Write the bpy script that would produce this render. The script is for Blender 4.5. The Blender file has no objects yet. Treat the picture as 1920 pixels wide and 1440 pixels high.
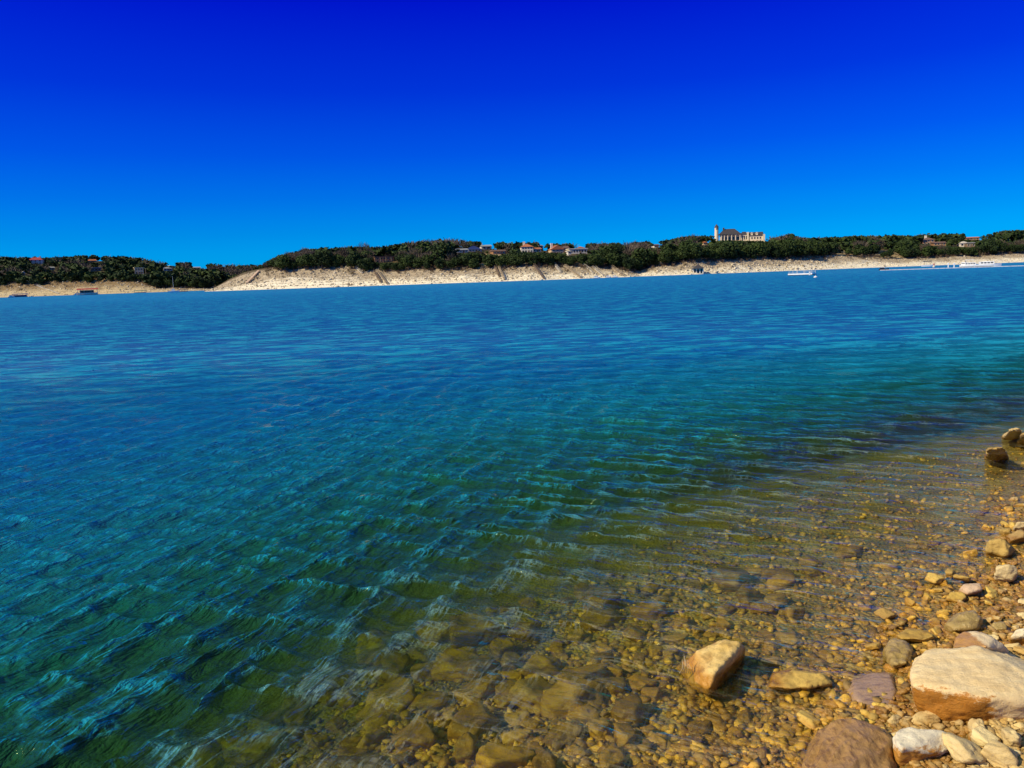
import bpy, bmesh, math, random
import numpy as np
from mathutils import Vector, Matrix

rng = np.random.default_rng(7)
random.seed(7)
SC = bpy.context.scene
COL = SC.collection
R = math.radians

# ------------------------------------------------------------------ camera
EYE = 2.2
FPX = 1478.0                                   # focal length in pixels of a 1920 wide frame
PITCH = math.atan(201.2 / FPX)
ROLL = R(2.04)
FW = np.array([0, math.cos(PITCH), -math.sin(PITCH)])
UU = np.array([0, math.sin(PITCH), math.cos(PITCH)])
XX = np.array([1.0, 0, 0])
RT = XX * math.cos(ROLL) - UU * math.sin(ROLL)
UP = XX * math.sin(ROLL) + UU * math.cos(ROLL)
cam = bpy.data.cameras.new('camera')
cam.sensor_width = 36.0
cam.lens = FPX / 1920 * 36.0
cam.clip_start = 0.05
cam.clip_end = 6000
camo = bpy.data.objects.new('camera', cam)
COL.objects.link(camo)
m = Matrix.Identity(4)
for i in range(3):
    m[i][0], m[i][1], m[i][2] = RT[i], UP[i], -FW[i]
m[2][3] = EYE
camo.matrix_world = m
SC.camera = camo

# ------------------------------------------------------------------ sky and sun
SUN = Vector((-0.74, -0.33, 0.60)).normalized()   # towards the sun: left, a little behind
wd = bpy.data.worlds.new('World')
SC.world = wd
wd.use_nodes = True
wt = wd.node_tree
bg = wt.nodes['Background']
sk = wt.nodes.new('ShaderNodeTexSky')
sk.sky_type = 'NISHITA'
sk.sun_disc = False
sk.sun_elevation = math.asin(SUN.z)
sk.sun_rotation = math.atan2(SUN.x, SUN.y)
bw = wt.nodes.new('ShaderNodeRGBToBW')
tc = wt.nodes.new('ShaderNodeTexCoord')
sp = wt.nodes.new('ShaderNodeSeparateXYZ')
rp = wt.nodes.new('ShaderNodeValToRGB')
mx = wt.nodes.new('ShaderNodeMix')
mx.data_type = 'RGBA'
mx.blend_type = 'MULTIPLY'
mx.inputs[0].default_value = 1.0
SKY = [(0.0, (0.0, .68, 1.42)), (.025, (0.0, .55, 1.28)), (.06, (0.0, .39, 1.19)), (.10, (0.0, .26, 1.22)), (.15, (0.0, .15, 1.27)),
       (.22, (0.0, .065, 1.25)), (.335, (0.0, .004, 1.22)), (.41, (.07, .27, .95)), (.6, (.16, .40, .78))]
el = rp.color_ramp.elements
while len(el) < len(SKY):
    el.new(0.5)
for e, (p, c) in zip(el, SKY):
    e.position = p
    e.color = (*c, 1)
wt.links.new(tc.outputs['Generated'], sp.inputs[0])
wt.links.new(sp.outputs['Z'], rp.inputs['Fac'])
wt.links.new(sk.outputs[0], bw.inputs[0])
pw = wt.nodes.new('ShaderNodeMath')
pw.operation = 'POWER'
pw.inputs[1].default_value = 0.5
wt.links.new(bw.outputs[0], pw.inputs[0])
pm = wt.nodes.new('ShaderNodeMath')
pm.operation = 'MULTIPLY'
pm.inputs[1].default_value = 10 ** .5
wt.links.new(pw.outputs[0], pm.inputs[0])
wt.links.new(pm.outputs[0], mx.inputs[6])
wt.links.new(rp.outputs[0], mx.inputs[7])
wt.links.new(mx.outputs[2], bg.inputs[0])
bg.inputs[1].default_value = 0.1

sl = bpy.data.lights.new('sun', 'SUN')
sl.energy = 5.0
sl.angle = R(0.53)
sl.color = (1.0, 0.86, 0.58)
so = bpy.data.objects.new('sun', sl)
COL.objects.link(so)
so.rotation_euler = SUN.to_track_quat('Z', 'Y').to_euler()

SC.view_settings.view_transform = 'Standard'
SC.view_settings.look = 'None'
SC.view_settings.exposure = 0.0
SC.view_settings.gamma = 1.0
SC.view_settings.use_curve_mapping = False
SC.cycles.use_denoising = True
SC.cycles.max_bounces = 6
SC.cycles.diffuse_bounces = 2
SC.cycles.glossy_bounces = 3
SC.cycles.transparent_max_bounces = 8
SC.cycles.caustics_reflective = False
SC.cycles.caustics_refractive = False
SC.cycles.sample_clamp_indirect = 4.0


# ------------------------------------------------------------------ helpers
def ray(px, py):
    d = FW * FPX + RT * (px - 960) + UP * (720 - py)
    return d / np.linalg.norm(d)


def spot(px, py, z=0.0):
    """the place at height z that the photograph shows at this pixel"""
    d = ray(px, py)
    t = (z - EYE) / d[2]
    return Vector((d[0] * t, d[1] * t, z))


def at(px, py, Y):
    d = ray(px, py)
    t = Y / d[1]
    return Vector((d[0] * t, Y, EYE + d[2] * t))


def project(p):
    v = np.array([p[0], p[1], p[2] - EYE])
    w = v @ FW
    return 960 + FPX * (v @ RT) / w, 720 - FPX * (v @ UP) / w


def horizon(px):
    return 553.0 - 0.0357 * px


def sstep(a, b, x):
    t = np.clip((x - a) / (b - a), 0, 1)
    return t * t * (3 - 2 * t)


def _hash(ix, iy, iz):
    n = (ix * 374761393 + iy * 668265263 + iz * 2147483647 % 1000003 + iz * 69069 * 131) & 0xffffffff
    n = ((n ^ (n >> 13)) * 1274126177) & 0xffffffff
    n = (n ^ (n >> 16)) & 0xffffff
    return n / float(0xffffff)


def vnoise(x, y, z=0.0):
    x, y, z = np.broadcast_arrays(np.asarray(x, float), np.asarray(y, float), np.asarray(z, float))
    ix, iy, iz = (np.floor(c).astype(np.int64) for c in (x, y, z))
    fx, fy, fz = x - ix, y - iy, z - iz
    fx, fy, fz = (c * c * (3 - 2 * c) for c in (fx, fy, fz))
    r = 0
    for a in (0, 1):
        wx = fx if a else 1 - fx
        for b in (0, 1):
            wy = fy if b else 1 - fy
            for c in (0, 1):
                wz = fz if c else 1 - fz
                r = r + wx * wy * wz * _hash(ix + a, iy + b, iz + c)
    return r * 2 - 1


def fbm(x, y, z=0.0, oct=4, gain=.5):
    r, a = 0, 1.0
    for i in range(oct):
        r = r + a * vnoise(x + 17.3 * i, y - 9.1 * i, z + 4.7 * i)
        x, y, z = np.asarray(x) * 2.03, np.asarray(y) * 2.03, np.asarray(z) * 2.03
        a *= gain
    return r


def mesh_np(name, verts, faces, mat=None, smooth=False):
    me = bpy.data.meshes.new(name)
    verts = np.asarray(verts, np.float32)
    faces = np.asarray(faces, np.int32)
    n, k = faces.shape
    me.vertices.add(len(verts))
    me.vertices.foreach_set('co', verts.ravel())
    me.loops.add(n * k)
    me.loops.foreach_set('vertex_index', faces.ravel())
    me.polygons.add(n)
    me.polygons.foreach_set('loop_start', np.arange(0, n * k, k, dtype=np.int32))
    me.polygons.foreach_set('loop_total', np.full(n, k, np.int32))
    if smooth:
        me.polygons.foreach_set('use_smooth', np.ones(n, bool))
    me.update(calc_edges=True)
    if mat:
        me.materials.append(mat)
    return me


def grid_faces(nr, nc):
    i = np.arange(nr - 1)[:, None] * nc + np.arange(nc - 1)[None, :]
    i = i.ravel()
    return np.stack([i, i + 1, i + nc + 1, i + nc], 1)


def attr(me, name, vals):
    a = me.attributes.new(name, 'FLOAT', 'POINT')
    a.data.foreach_set('value', np.asarray(vals, np.float32))


def link(name, data, parent=None, loc=None, rz=0.0):
    o = bpy.data.objects.new(name, data)
    COL.objects.link(o)
    if parent:
        o.parent = parent
    if loc is not None:
        o.location = loc
    if rz:
        o.rotation_euler = (0, 0, rz)
    return o


def tag(o, label=None, cat=None, group=None, kind=None):
    if label:
        o['label'] = label
    if cat:
        o['category'] = cat
    if group:
        o['group'] = group
    if kind:
        o['kind'] = kind
    return o


def thing(name, label, cat, loc, rz=0.0, group=None):
    o = link(name, None, None, loc, rz)
    o.empty_display_size = 0.2
    return tag(o, label, cat, group)


class MB:
    """collects simple shapes into one mesh"""

    def __init__(s):
        s.v, s.f = [], []

    def add(s, v, f):
        b = len(s.v)
        s.v += [tuple(p) for p in v]
        s.f += [tuple(i + b for i in q) for q in f]
        return s

    def box(s, x0, x1, y0, y1, z0, z1):
        v = [(x, y, z) for z in (z0, z1) for x, y in ((x0, y0), (x1, y0), (x1, y1), (x0, y1))]
        return s.add(v, [(3, 2, 1, 0), (4, 5, 6, 7), (0, 1, 5, 4), (1, 2, 6, 5), (2, 3, 7, 6), (3, 0, 4, 7)])

    def bar(s, p, q, w, t=None):
        p, q = Vector(p), Vector(q)
        d = (q - p).normalized()
        u = d.cross(Vector((0, 0, 1)))
        if u.length < .05:
            u = Vector((1, 0, 0))
        u.normalize()
        n = u.cross(d)
        t = t or w
        v = []
        for c in (p, q):
            for a, b in ((-1, -1), (1, -1), (1, 1), (-1, 1)):
                v.append(c + u * (a * w / 2) + n * (b * t / 2))
        return s.add(v, [(3, 2, 1, 0), (4, 5, 6, 7), (0, 1, 5, 4), (1, 2, 6, 5), (2, 3, 7, 6), (3, 0, 4, 7)])

    def lathe(s, c, prof, n=10):
        v = []
        for r, z in prof:
            for k in range(n):
                a = 2 * math.pi * k / n
                v.append((c[0] + r * math.cos(a), c[1] + r * math.sin(a), c[2] + z))
        f = []
        for i in range(len(prof) - 1):
            for k in range(n):
                f.append((i * n + k, i * n + (k + 1) % n, (i + 1) * n + (k + 1) % n, (i + 1) * n + k))
        f.append(tuple(reversed(range(n))))
        f.append(tuple((len(prof) - 1) * n + k for k in range(n)))
        return s.add(v, f)

    def tube(s, pts, rad, n=5):
        pts = [Vector(p) for p in pts]
        v = []
        for i, p in enumerate(pts):
            d = (pts[min(i + 1, len(pts) - 1)] - pts[max(i - 1, 0)]).normalized()
            u = d.cross(Vector((.31, .2, .93)))
            if u.length < .05:
                u = d.cross(Vector((1, 0, 0)))
            u.normalize()
            w = d.cross(u)
            r = rad[i] if isinstance(rad, (list, tuple)) else rad
            for k in range(n):
                a = 2 * math.pi * k / n
                v.append(p + u * (r * math.cos(a)) + w * (r * math.sin(a)))
        f = []
        for i in range(len(pts) - 1):
            for k in range(n):
                f.append((i * n + k, i * n + (k + 1) % n, (i + 1) * n + (k + 1) % n, (i + 1) * n + k))
        f.append(tuple(reversed(range(n))))
        f.append(tuple((len(pts) - 1) * n + k for k in range(n)))
        return s.add(v, f)

    def gable(s, x0, x1, y0, y1, z0, h, t=.25):
        ym = (y0 + y1) / 2
        v = [(x0, y0, z0), (x1, y0, z0), (x1, y1, z0), (x0, y1, z0), (x0, ym, z0 + h), (x1, ym, z0 + h)]
        return s.add(v, [(0, 1, 5, 4), (2, 3, 4, 5), (0, 4, 3), (1, 2, 5), (3, 2, 1, 0)])

    def cross_gable(s, x0, x1, y0, y1, z0, h):
        xm = (x0 + x1) / 2
        v = [(x0, y0, z0), (x1, y0, z0), (x1, y1, z0), (x0, y1, z0), (xm, y0, z0 + h), (xm, y1, z0 + h)]
        return s.add(v, [(0, 1, 4), (1, 2, 5, 4), (2, 3, 5), (3, 0, 4, 5), (3, 2, 1, 0)])

    def hip(s, x0, x1, y0, y1, z0, h, k=None):
        ym = (y0 + y1) / 2
        k = (y1 - y0) / 2 * .9 if k is None else k
        k = min(k, (x1 - x0) / 2 - .02)
        v = [(x0, y0, z0), (x1, y0, z0), (x1, y1, z0), (x0, y1, z0), (x0 + k, ym, z0 + h), (x1 - k, ym, z0 + h)]
        return s.add(v, [(0, 1, 5, 4), (2, 3, 4, 5), (3, 0, 4), (1, 2, 5), (3, 2, 1, 0)])

    def mesh(s, name, mat):
        me = bpy.data.meshes.new(name)
        me.from_pydata(s.v, [], s.f)
        me.materials.append(mat)
        return me

    def build(s, name, mat, parent=None):
        return link(name, s.mesh(name, mat), parent)


# ------------------------------------------------------------------ materials
class NT:
    def __init__(s, name):
        s.m = bpy.data.materials.new(name)
        s.m.use_nodes = True
        s.t = s.m.node_tree
        s.t.nodes.clear()

    def n(s, typ, **kw):
        nd = s.t.nodes.new('ShaderNode' + typ)
        for k, v in kw.items():
            setattr(nd, k, v)
        return nd

    def link(s, a, b):
        s.t.links.new(a, b)

    def put(s, sock, v):
        if hasattr(v, 'is_output'):
            s.t.links.new(v, sock)
        elif isinstance(v, (tuple, list)) and sock.type == 'RGBA' and len(v) == 3:
            sock.default_value = (*v, 1)
        else:
            sock.default_value = v

    def math(s, op, a, b=0.0, c=0.0, clamp=False):
        nd = s.n('Math', operation=op, use_clamp=clamp)
        for i, v in enumerate((a, b, c)):
            s.put(nd.inputs[i], v)
        return nd.outputs[0]

    def vmath(s, op, a, b):
        nd = s.n('VectorMath', operation=op)
        s.put(nd.inputs[0], a)
        s.put(nd.inputs[1], b)
        return nd.outputs['Value'] if op == 'DOT_PRODUCT' else nd.outputs[0]

    def mix(s, f, a, b, blend='MIX'):
        nd = s.n('Mix', data_type='RGBA', blend_type=blend)
        s.put(nd.inputs[0], f)
        s.put(nd.inputs[6], a)
        s.put(nd.inputs[7], b)
        return nd.outputs[2]

    def noise(s, vec, scale, detail=4, rough=.55, dist=0.0):
        nd = s.n('TexNoise')
        if vec is not None:
            s.link(vec, nd.inputs['Vector'])
        nd.inputs['Scale'].default_value = scale
        nd.inputs['Detail'].default_value = detail
        nd.inputs['Roughness'].default_value = rough
        nd.inputs['Distortion'].default_value = dist
        return nd.outputs['Fac']

    def maprange(s, v, a, b, c=0.0, d=1.0, smooth=True):
        nd = s.n('MapRange', interpolation_type='SMOOTHSTEP' if smooth else 'LINEAR')
        for i, x in enumerate((v, a, b, c, d)):
            s.put(nd.inputs[i], x)
        return nd.outputs[0]

    def scaled(s, vec, sc, rot=(0, 0, 0)):
        nd = s.n('Mapping')
        s.link(vec, nd.inputs['Vector'])
        nd.inputs['Scale'].default_value = sc
        nd.inputs['Rotation'].default_value = rot
        return nd.outputs[0]

    def aligned(s, vec, az, long):
        nd = s.n('Mapping', vector_type='TEXTURE')
        s.link(vec, nd.inputs['Vector'])
        nd.inputs['Rotation'].default_value = (0, 0, az)
        nd.inputs['Scale'].default_value = (long, 1, 1)
        return nd.outputs[0]

    def bump(s, h, strength, dist, normal=None):
        nd = s.n('Bump')
        nd.inputs['Strength'].default_value = strength
        nd.inputs['Distance'].default_value = dist
        s.link(h, nd.inputs['Height'])
        if normal is not None:
            s.link(normal, nd.inputs['Normal'])
        return nd.outputs[0]

    def attr(s, name):
        return s.n('Attribute', attribute_name=name).outputs['Fac']

    def done(s, sh):
        o = s.n('OutputMaterial')
        s.link(sh, o.inputs[0])
        return s.m

    def principled(s, col, rough=.8, normal=None, spec=.5):
        b = s.n('BsdfPrincipled')
        s.put(b.inputs['Base Color'], col)
        s.put(b.inputs['Roughness'], rough)
        b.inputs['Specular IOR Level'].default_value = spec
        if normal is not None:
            s.link(normal, b.inputs['Normal'])
        return b.outputs[0]


MATS = {}


def plain(name, c, rough=.7, var=.25, scale=1.5):
    """a painted, plastered or timber surface with a little wear"""
    if name in MATS:
        return MATS[name]
    t = NT(name)
    g = t.n('NewGeometry')
    f = t.noise(g.outputs['Position'], scale, 5)
    col = t.mix(t.maprange(f, .3, .7), tuple(x * (1 - var) for x in c), tuple(min(1, x * (1 + var * .4)) for x in c))
    MATS[name] = t.done(t.principled(col, rough))
    return MATS[name]


def stone_mat(name, pale, mid, dark, wet, planes=None, level=0.03, spread=.02, scale=9.0, streak=(1, 1, 2.5), vary=.5, dirt=.7):
    """limestone: dry pale tops, darker glossier where it is soaked (below the level, or inside the planes)"""
    t = NT(name)
    g = t.n('NewGeometry')
    tcn = t.n('TexCoord')
    oi = t.n('ObjectInfo')
    P = g.outputs['Position']
    tone = t.math('FRACT', t.math('ADD', oi.outputs['Random'], t.attr('tone')))
    V = t.scaled(P, streak, (0, 0, .5))
    n1 = t.noise(V, scale * .35, 4, .55, .6)
    n2 = t.noise(V, scale * 1.6, 7, .62, .3)
    n3 = t.noise(P, scale * 14, 5, .7)
    c = t.mix(t.maprange(t.math('ADD', n1, t.math('MULTIPLY', t.math('SUBTRACT', tone, .5), vary)), .32, .66), mid, pale)
    tone2 = t.math('FRACT', t.math('MULTIPLY', tone, 7.31))
    c = t.mix(t.math('MULTIPLY', tone2, vary), c, t.mix(.5, dark, (.24, .19, .12)))
    c = t.mix(t.math('MULTIPLY', t.maprange(n2, .50, .66), dirt), c, dark)
    c = t.mix(t.math('MULTIPLY', t.maprange(n3, .55, .72), min(.55, dirt * .9)), c, tuple(x * .5 for x in dark))
    if planes:
        w = None
        for p0, n in planes:
            dd = t.vmath('DOT_PRODUCT', t.vmath('SUBTRACT', P, tuple(p0)), tuple(n))
            dd = t.math('ADD', dd, t.math('MULTIPLY', t.math('SUBTRACT', t.math('MULTIPLY_ADD', n3, .35, n2), .68), .16))
            f = t.maprange(dd, -spread, spread, 1.0, 0.0)
            w = f if w is None else t.math('MULTIPLY', w, f)
    else:
        sz = t.n('SeparateXYZ')
        t.link(P, sz.inputs[0])
        dd = t.math('ADD', sz.outputs['Z'], t.math('MULTIPLY', t.math('SUBTRACT', n1, .5), .10))
        w = t.maprange(dd, level - spread, level + spread, 1.0, 0.0)
    c = t.mix(w, c, t.mix(1.0, c, wet, 'MULTIPLY'))
    rough = t.math('MULTIPLY_ADD', w, -.64, .86)
    h = t.math('MULTIPLY_ADD', n3, .6, n2)
    nb = t.bump(h, .7, .013)
    return t.done(t.principled(c, rough, nb, .5))


M_STONE = stone_mat('weathered_limestone', (.80, .60, .25), (.56, .36, .11), (.28, .15, .04), (.66, .50, .26), level=.05)
M_BED = None

# ------------------------------------------------------------------ the lake bed, beach and lake
P0 = np.array([1.33, 3.145])
SN = np.array([-0.722, 0.692])                 # towards the open water


def shore_dist(x, y):
    s = (x - P0[0]) * SN[0] + (y - P0[1]) * SN[1]
    s = s + .55 * np.maximum(y - 10.0, 0)          # the shore turns away to the right
    return s + .10 * vnoise(x * 1.3, y * 1.3, 3.3) + .16 * vnoise(x * .5, y * .5, 8.1)


def bed_height(x, y):
    s = shore_dist(x, y)
    up = np.maximum(-s, 0)
    dn = np.maximum(s, 0)
    z = np.minimum(.10 * up + .012 * up * up, 3.0) - np.minimum(.115 * dn + .014 * dn * dn + .13 * np.maximum(-x - .5, 0) ** 1.4 * (dn > 0), 7.0)
    near = np.exp(-(x * x + y * y) / 400.0)
    z = z + near * (.035 * fbm(x * 2.2, y * 2.2, 1.7, 4) + .012 * fbm(x * 9, y * 9, 5.0, 2))
    return z


# bed as one sheet out past the far shore
nr, nc = 280, 330
rr = np.concatenate([[.6], np.geomspace(1.6, 25, nr - 41), np.geomspace(27, 3000, 40)])
aa = np.linspace(R(-80), R(80), nc)
rg, ag = np.meshgrid(rr, aa, indexing='ij')
bx, by = rg * np.sin(ag), rg * np.cos(ag)
bz = bed_height(bx, by)
t = NT('lake_bed_gravel')
g = t.n('NewGeometry')
P = g.outputs['Position']
v = t.n('TexVoronoi')
v.inputs['Scale'].default_value = 38
t.link(P, v.inputs['Vector'])
n1 = t.noise(P, 2.2, 5)
c = t.mix(t.maprange(n1, .35, .65), (.22, .14, .035), (.42, .28, .08))
c = t.mix(t.math('MULTIPLY', t.maprange(t.noise(P, 30, 6, .7), .48, .62), .6), c, (.16, .09, .025))
hh = t.math('MULTIPLY_ADD', v.outputs['Distance'], -1.0, t.math('MULTIPLY', n1, 2.0))
M_BED = t.done(t.principled(c, .55, t.bump(hh, .9, .02)))
me = mesh_np('lake_bed', np.stack([bx, by, bz], -1).reshape(-1, 3), grid_faces(nr, nc), M_BED, True)
tag(link('lake_bed', me), 'stony lake bed and beach', None, kind='structure')

# the water: a sheet with real chop out to sixty metres, finer ripples as relief
nr, nc = 700, 830
u = np.linspace(0, 1, nr) ** 1.6
th = R(.12) + (R(44) - R(.12)) * u
rr = (EYE / np.tan(th))[::-1]
rr = np.concatenate([rr, [1500, 3000]])
nr += 2
aa = np.concatenate([np.linspace(R(-86), R(-45.5), 40), np.linspace(R(-45), R(45), nc - 80), np.linspace(R(45.5), R(86), 40)])
rg, ag = np.meshgrid(rr, aa, indexing='ij')
wx, wy = rg * np.sin(ag), rg * np.cos(ag)
drr = np.gradient(rr)[:, None] * np.ones((1, nc))
sp_ = np.maximum(drr, rg * np.gradient(aa)[None, :])
S = shore_dist(wx, wy)
depth = -bed_height(wx, wy)
calm = sstep(-.02, .6, depth)            # chop dies out in the shallows
side = sstep(-.25, .55, (ag + .25 * vnoise(wx * .12, wy * .12, 2.0)))   # which of the two wave trains is the stronger
gust = .75 + .45 * (vnoise(wx * .11, wy * .06, 6.0)) * .8 + .25 * vnoise(wx * .4, wy * .3, 9.0)
dz = np.zeros_like(wx)
dx_, dy_ = np.zeros_like(wx), np.zeros_like(wx)
wr = np.random.default_rng(21)
waves = []
for k in range(120):
    lam = math.exp(wr.uniform(math.log(.11), math.log(1.5)))
    train = k % 3
    if train == 0:
        crest = R(wr.normal(72, 10))
    elif train == 1:
        crest = R(wr.normal(-29, 8))
    else:
        crest = R(wr.normal(8, 28))
    slope = .094 * math.exp(-(math.log(lam / .23) / 1.1) ** 2) * wr.uniform(.5, 1.3) * (.6 if train == 2 else 1)
    if lam > 1.0:
        slope *= .6
    waves.append((lam, crest, slope, wr.uniform(0, 6.283), train))
JIT = {}
for lam, crest, slope, ph, train in waves:
    kx, ky = math.sin(crest) * 2 * math.pi / lam, -math.cos(crest) * 2 * math.pi / lam
    amp = slope * lam / (2 * math.pi)
    wgt = sstep(2.4, 5.5, lam / sp_) * gust
    if train == 0:
        wgt = wgt * (1.15 - .8 * side)
    elif train == 1:
        wgt = wgt * (.45 + .75 * side)
    wgt = wgt * (.30 + .70 * calm if lam < .5 else .15 + .85 * calm)
    kb = (int(math.log2(lam / .10)), train % 2)
    if kb not in JIT:
        JIT[kb] = .8 * vnoise(wx / (lam * 7), wy / (lam * 7), ph * 3)
    jit = JIT[kb]
    p = kx * wx + ky * wy + ph + jit
    cs, sn = np.cos(p), np.sin(p)
    dz += amp * wgt * cs
    q = 1.0
    dx_ -= q * amp * wgt * sn * math.sin(crest)
    dy_ -= q * amp * wgt * sn * -math.cos(crest)
vv = np.stack([wx + dx_, wy + dy_, dz], -1).reshape(-1, 3)

t = NT('lake_water')
g = t.n('NewGeometry')
P = g.outputs['Position']
dep = t.attr('depth')
far = t.attr('far')
shel = t.attr('shelter')
# fine ripples; away from the eye these stand for the chop itself
sd = t.attr('side')
r1 = t.noise(t.aligned(P, R(-29), 3.4), 13, 4, .6, .5)
r2 = t.noise(t.aligned(P, R(66), 3.4), 14, 4, .6, .5)
r3 = t.noise(t.aligned(P, R(-12), 2.2), 34, 2, .5, .4)
b1 = t.noise(t.aligned(P, R(6), 2.0), 1.3, 6, .74, .5)
r1 = t.math('MULTIPLY', r1, t.math('MULTIPLY_ADD', sd, 1.1, .5))
r2 = t.math('MULTIPLY', r2, t.math('MULTIPLY_ADD', sd, -1.2, 1.6))
hn = t.math('ADD', t.math('MULTIPLY', t.math('ADD', r1, r2), .036), t.math('MULTIPLY', r3, .0045))
hf = t.math('MULTIPLY', b1, t.math('MULTIPLY', t.math('MULTIPLY', far, shel), .8))
shal = t.maprange(dep, 0.0, .5, .9, 1.0)
H = t.math('ADD', t.math('MULTIPLY', t.math('MULTIPLY', hn, shal), t.math('MULTIPLY_ADD', far, .6, .7)), hf)
nb = t.bump(H, 1.0, 1.0)
# what the water column takes out of the light, and what it gives back
tr = t.n('CombineColor')
dp = t.math('MAXIMUM', dep, 0.0)
for i, k in enumerate((1.8, 1.25, 3.4)):
    t.link(t.math('POWER', 2.718, t.math('MULTIPLY', dp, -k)), tr.inputs[i])
turb = t.math('SUBTRACT', 1.0, t.math('POWER', 2.718, t.math('MULTIPLY', dp, -1.5)))
br = t.n('ValToRGB')
t.link(t.math('DIVIDE', dp, 5.0), br.inputs[0])
BODY = [(0.0, (.07, .050, .006)), (.06, (.050, .045, .005)), (.12, (.016, .066, .011)), (.22, (.004, .105, .062)), (.40, (.001, .155, .25)), (1.0, (.0, .115, .42))]
while len(br.color_ramp.elements) < len(BODY):
    br.color_ramp.elements.new(.5)
for e_, (p_, c_) in zip(br.color_ramp.elements, BODY):
    e_.position = p_
    e_.color = (*c_, 1)
body = br.outputs[0]
# sky highlights painted into the colour: crest filaments, pale patches far off
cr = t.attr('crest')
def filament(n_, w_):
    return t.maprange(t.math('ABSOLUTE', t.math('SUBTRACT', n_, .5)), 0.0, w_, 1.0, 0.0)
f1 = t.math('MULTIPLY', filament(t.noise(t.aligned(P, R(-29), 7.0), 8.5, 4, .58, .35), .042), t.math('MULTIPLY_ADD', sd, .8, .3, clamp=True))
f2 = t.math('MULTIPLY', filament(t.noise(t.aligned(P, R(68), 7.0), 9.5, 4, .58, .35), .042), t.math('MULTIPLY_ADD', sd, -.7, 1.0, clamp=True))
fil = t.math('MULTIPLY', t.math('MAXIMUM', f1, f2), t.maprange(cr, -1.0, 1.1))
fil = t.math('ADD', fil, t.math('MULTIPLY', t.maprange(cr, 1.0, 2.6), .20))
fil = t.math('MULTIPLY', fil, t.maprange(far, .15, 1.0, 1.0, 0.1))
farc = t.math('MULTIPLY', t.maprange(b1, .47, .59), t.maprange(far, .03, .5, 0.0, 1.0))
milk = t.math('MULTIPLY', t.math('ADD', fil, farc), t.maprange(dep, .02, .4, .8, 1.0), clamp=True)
glint_col = t.mix(t.maprange(dp, .10, .75), (.26, .24, .16), (.012, .44, .66))
tb = t.n('BsdfTransparent')
t.link(tr.outputs[0], tb.inputs[0])
db = t.n('BsdfDiffuse')
t.link(t.mix(t.math('MULTIPLY', milk, t.maprange(far, 0.0, .5, .62, .78)), t.mix(turb, (0, 0, 0), body), glint_col), db.inputs[0])
gn = g.outputs['Normal']
dv = t.n('VectorMath', operation='SCALE')
t.link(t.vmath('SUBTRACT', nb, gn), dv.inputs[0])
t.link(t.maprange(far, 0.0, .6, 2.2, .7), dv.inputs['Scale'])
n2 = t.n('VectorMath', operation='NORMALIZE')
t.link(t.vmath('ADD', gn, dv.outputs[0]), n2.inputs[0])
t.link(n2.outputs[0], db.inputs['Normal'])
ad = t.n('AddShader')
t.link(tb.outputs[0], ad.inputs[0])
t.link(db.outputs[0], ad.inputs[1])
gl = t.n('BsdfGlossy')
gl.inputs['Color'].default_value = (1.0, 1.0, .52, 1)
t.link(t.maprange(t.attr('haul'), 0.0, 1.0, .04, .42, False), gl.inputs['Roughness'])
t.link(nb, gl.inputs['Normal'])
# reflectance of water in air, the same for light on its way down to the bed
ci = t.math('ABSOLUTE', t.vmath('DOT_PRODUCT', g.outputs['Incoming'], nb))
fres = t.math('MULTIPLY_ADD', t.math('POWER', t.math('SUBTRACT', 1.0, ci, clamp=True), t.maprange(dep, .1, .7, 5.0, 3.6)), .97, .03)
ms = t.n('MixShader')
# far off, the facets one sees are the ones tilted towards the eye, so less is mirrored
t.link(t.math('MULTIPLY', fres, t.maprange(t.attr('haul'), 0.0, 1.0, 1.0, .16, False)), ms.inputs[0])
t.link(ad.outputs[0], ms.inputs[1])
t.link(gl.outputs[0], ms.inputs[2])
M_WATER = t.done(ms.outputs[0])
me = mesh_np('lake_water', vv, grid_faces(nr, nc), M_WATER, True)
attr(me, 'depth', depth.ravel())
attr(me, 'far', sstep(5, 45, rg).ravel())
shelter = 1.0 - .55 * sstep(90, 260, rg) + .25 * vnoise(wx * .02, wy * .008, 4.0)
attr(me, 'shelter', shelter.ravel())
attr(me, 'side', side.ravel())
attr(me, 'haul', sstep(4, 45, rg).ravel())
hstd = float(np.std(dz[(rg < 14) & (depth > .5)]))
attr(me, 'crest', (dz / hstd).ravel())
tag(link('lake_water', me), 'wind rippled blue lake, green and clear near the stony shore', None, kind='structure')


# ------------------------------------------------------------------ the far shore
def curve(tab, x):
    xs = [r[0] for r in tab]
    return [np.interp(x, xs, [r[i] for r in tab]) for i in range(1, len(tab[0]))]


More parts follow.
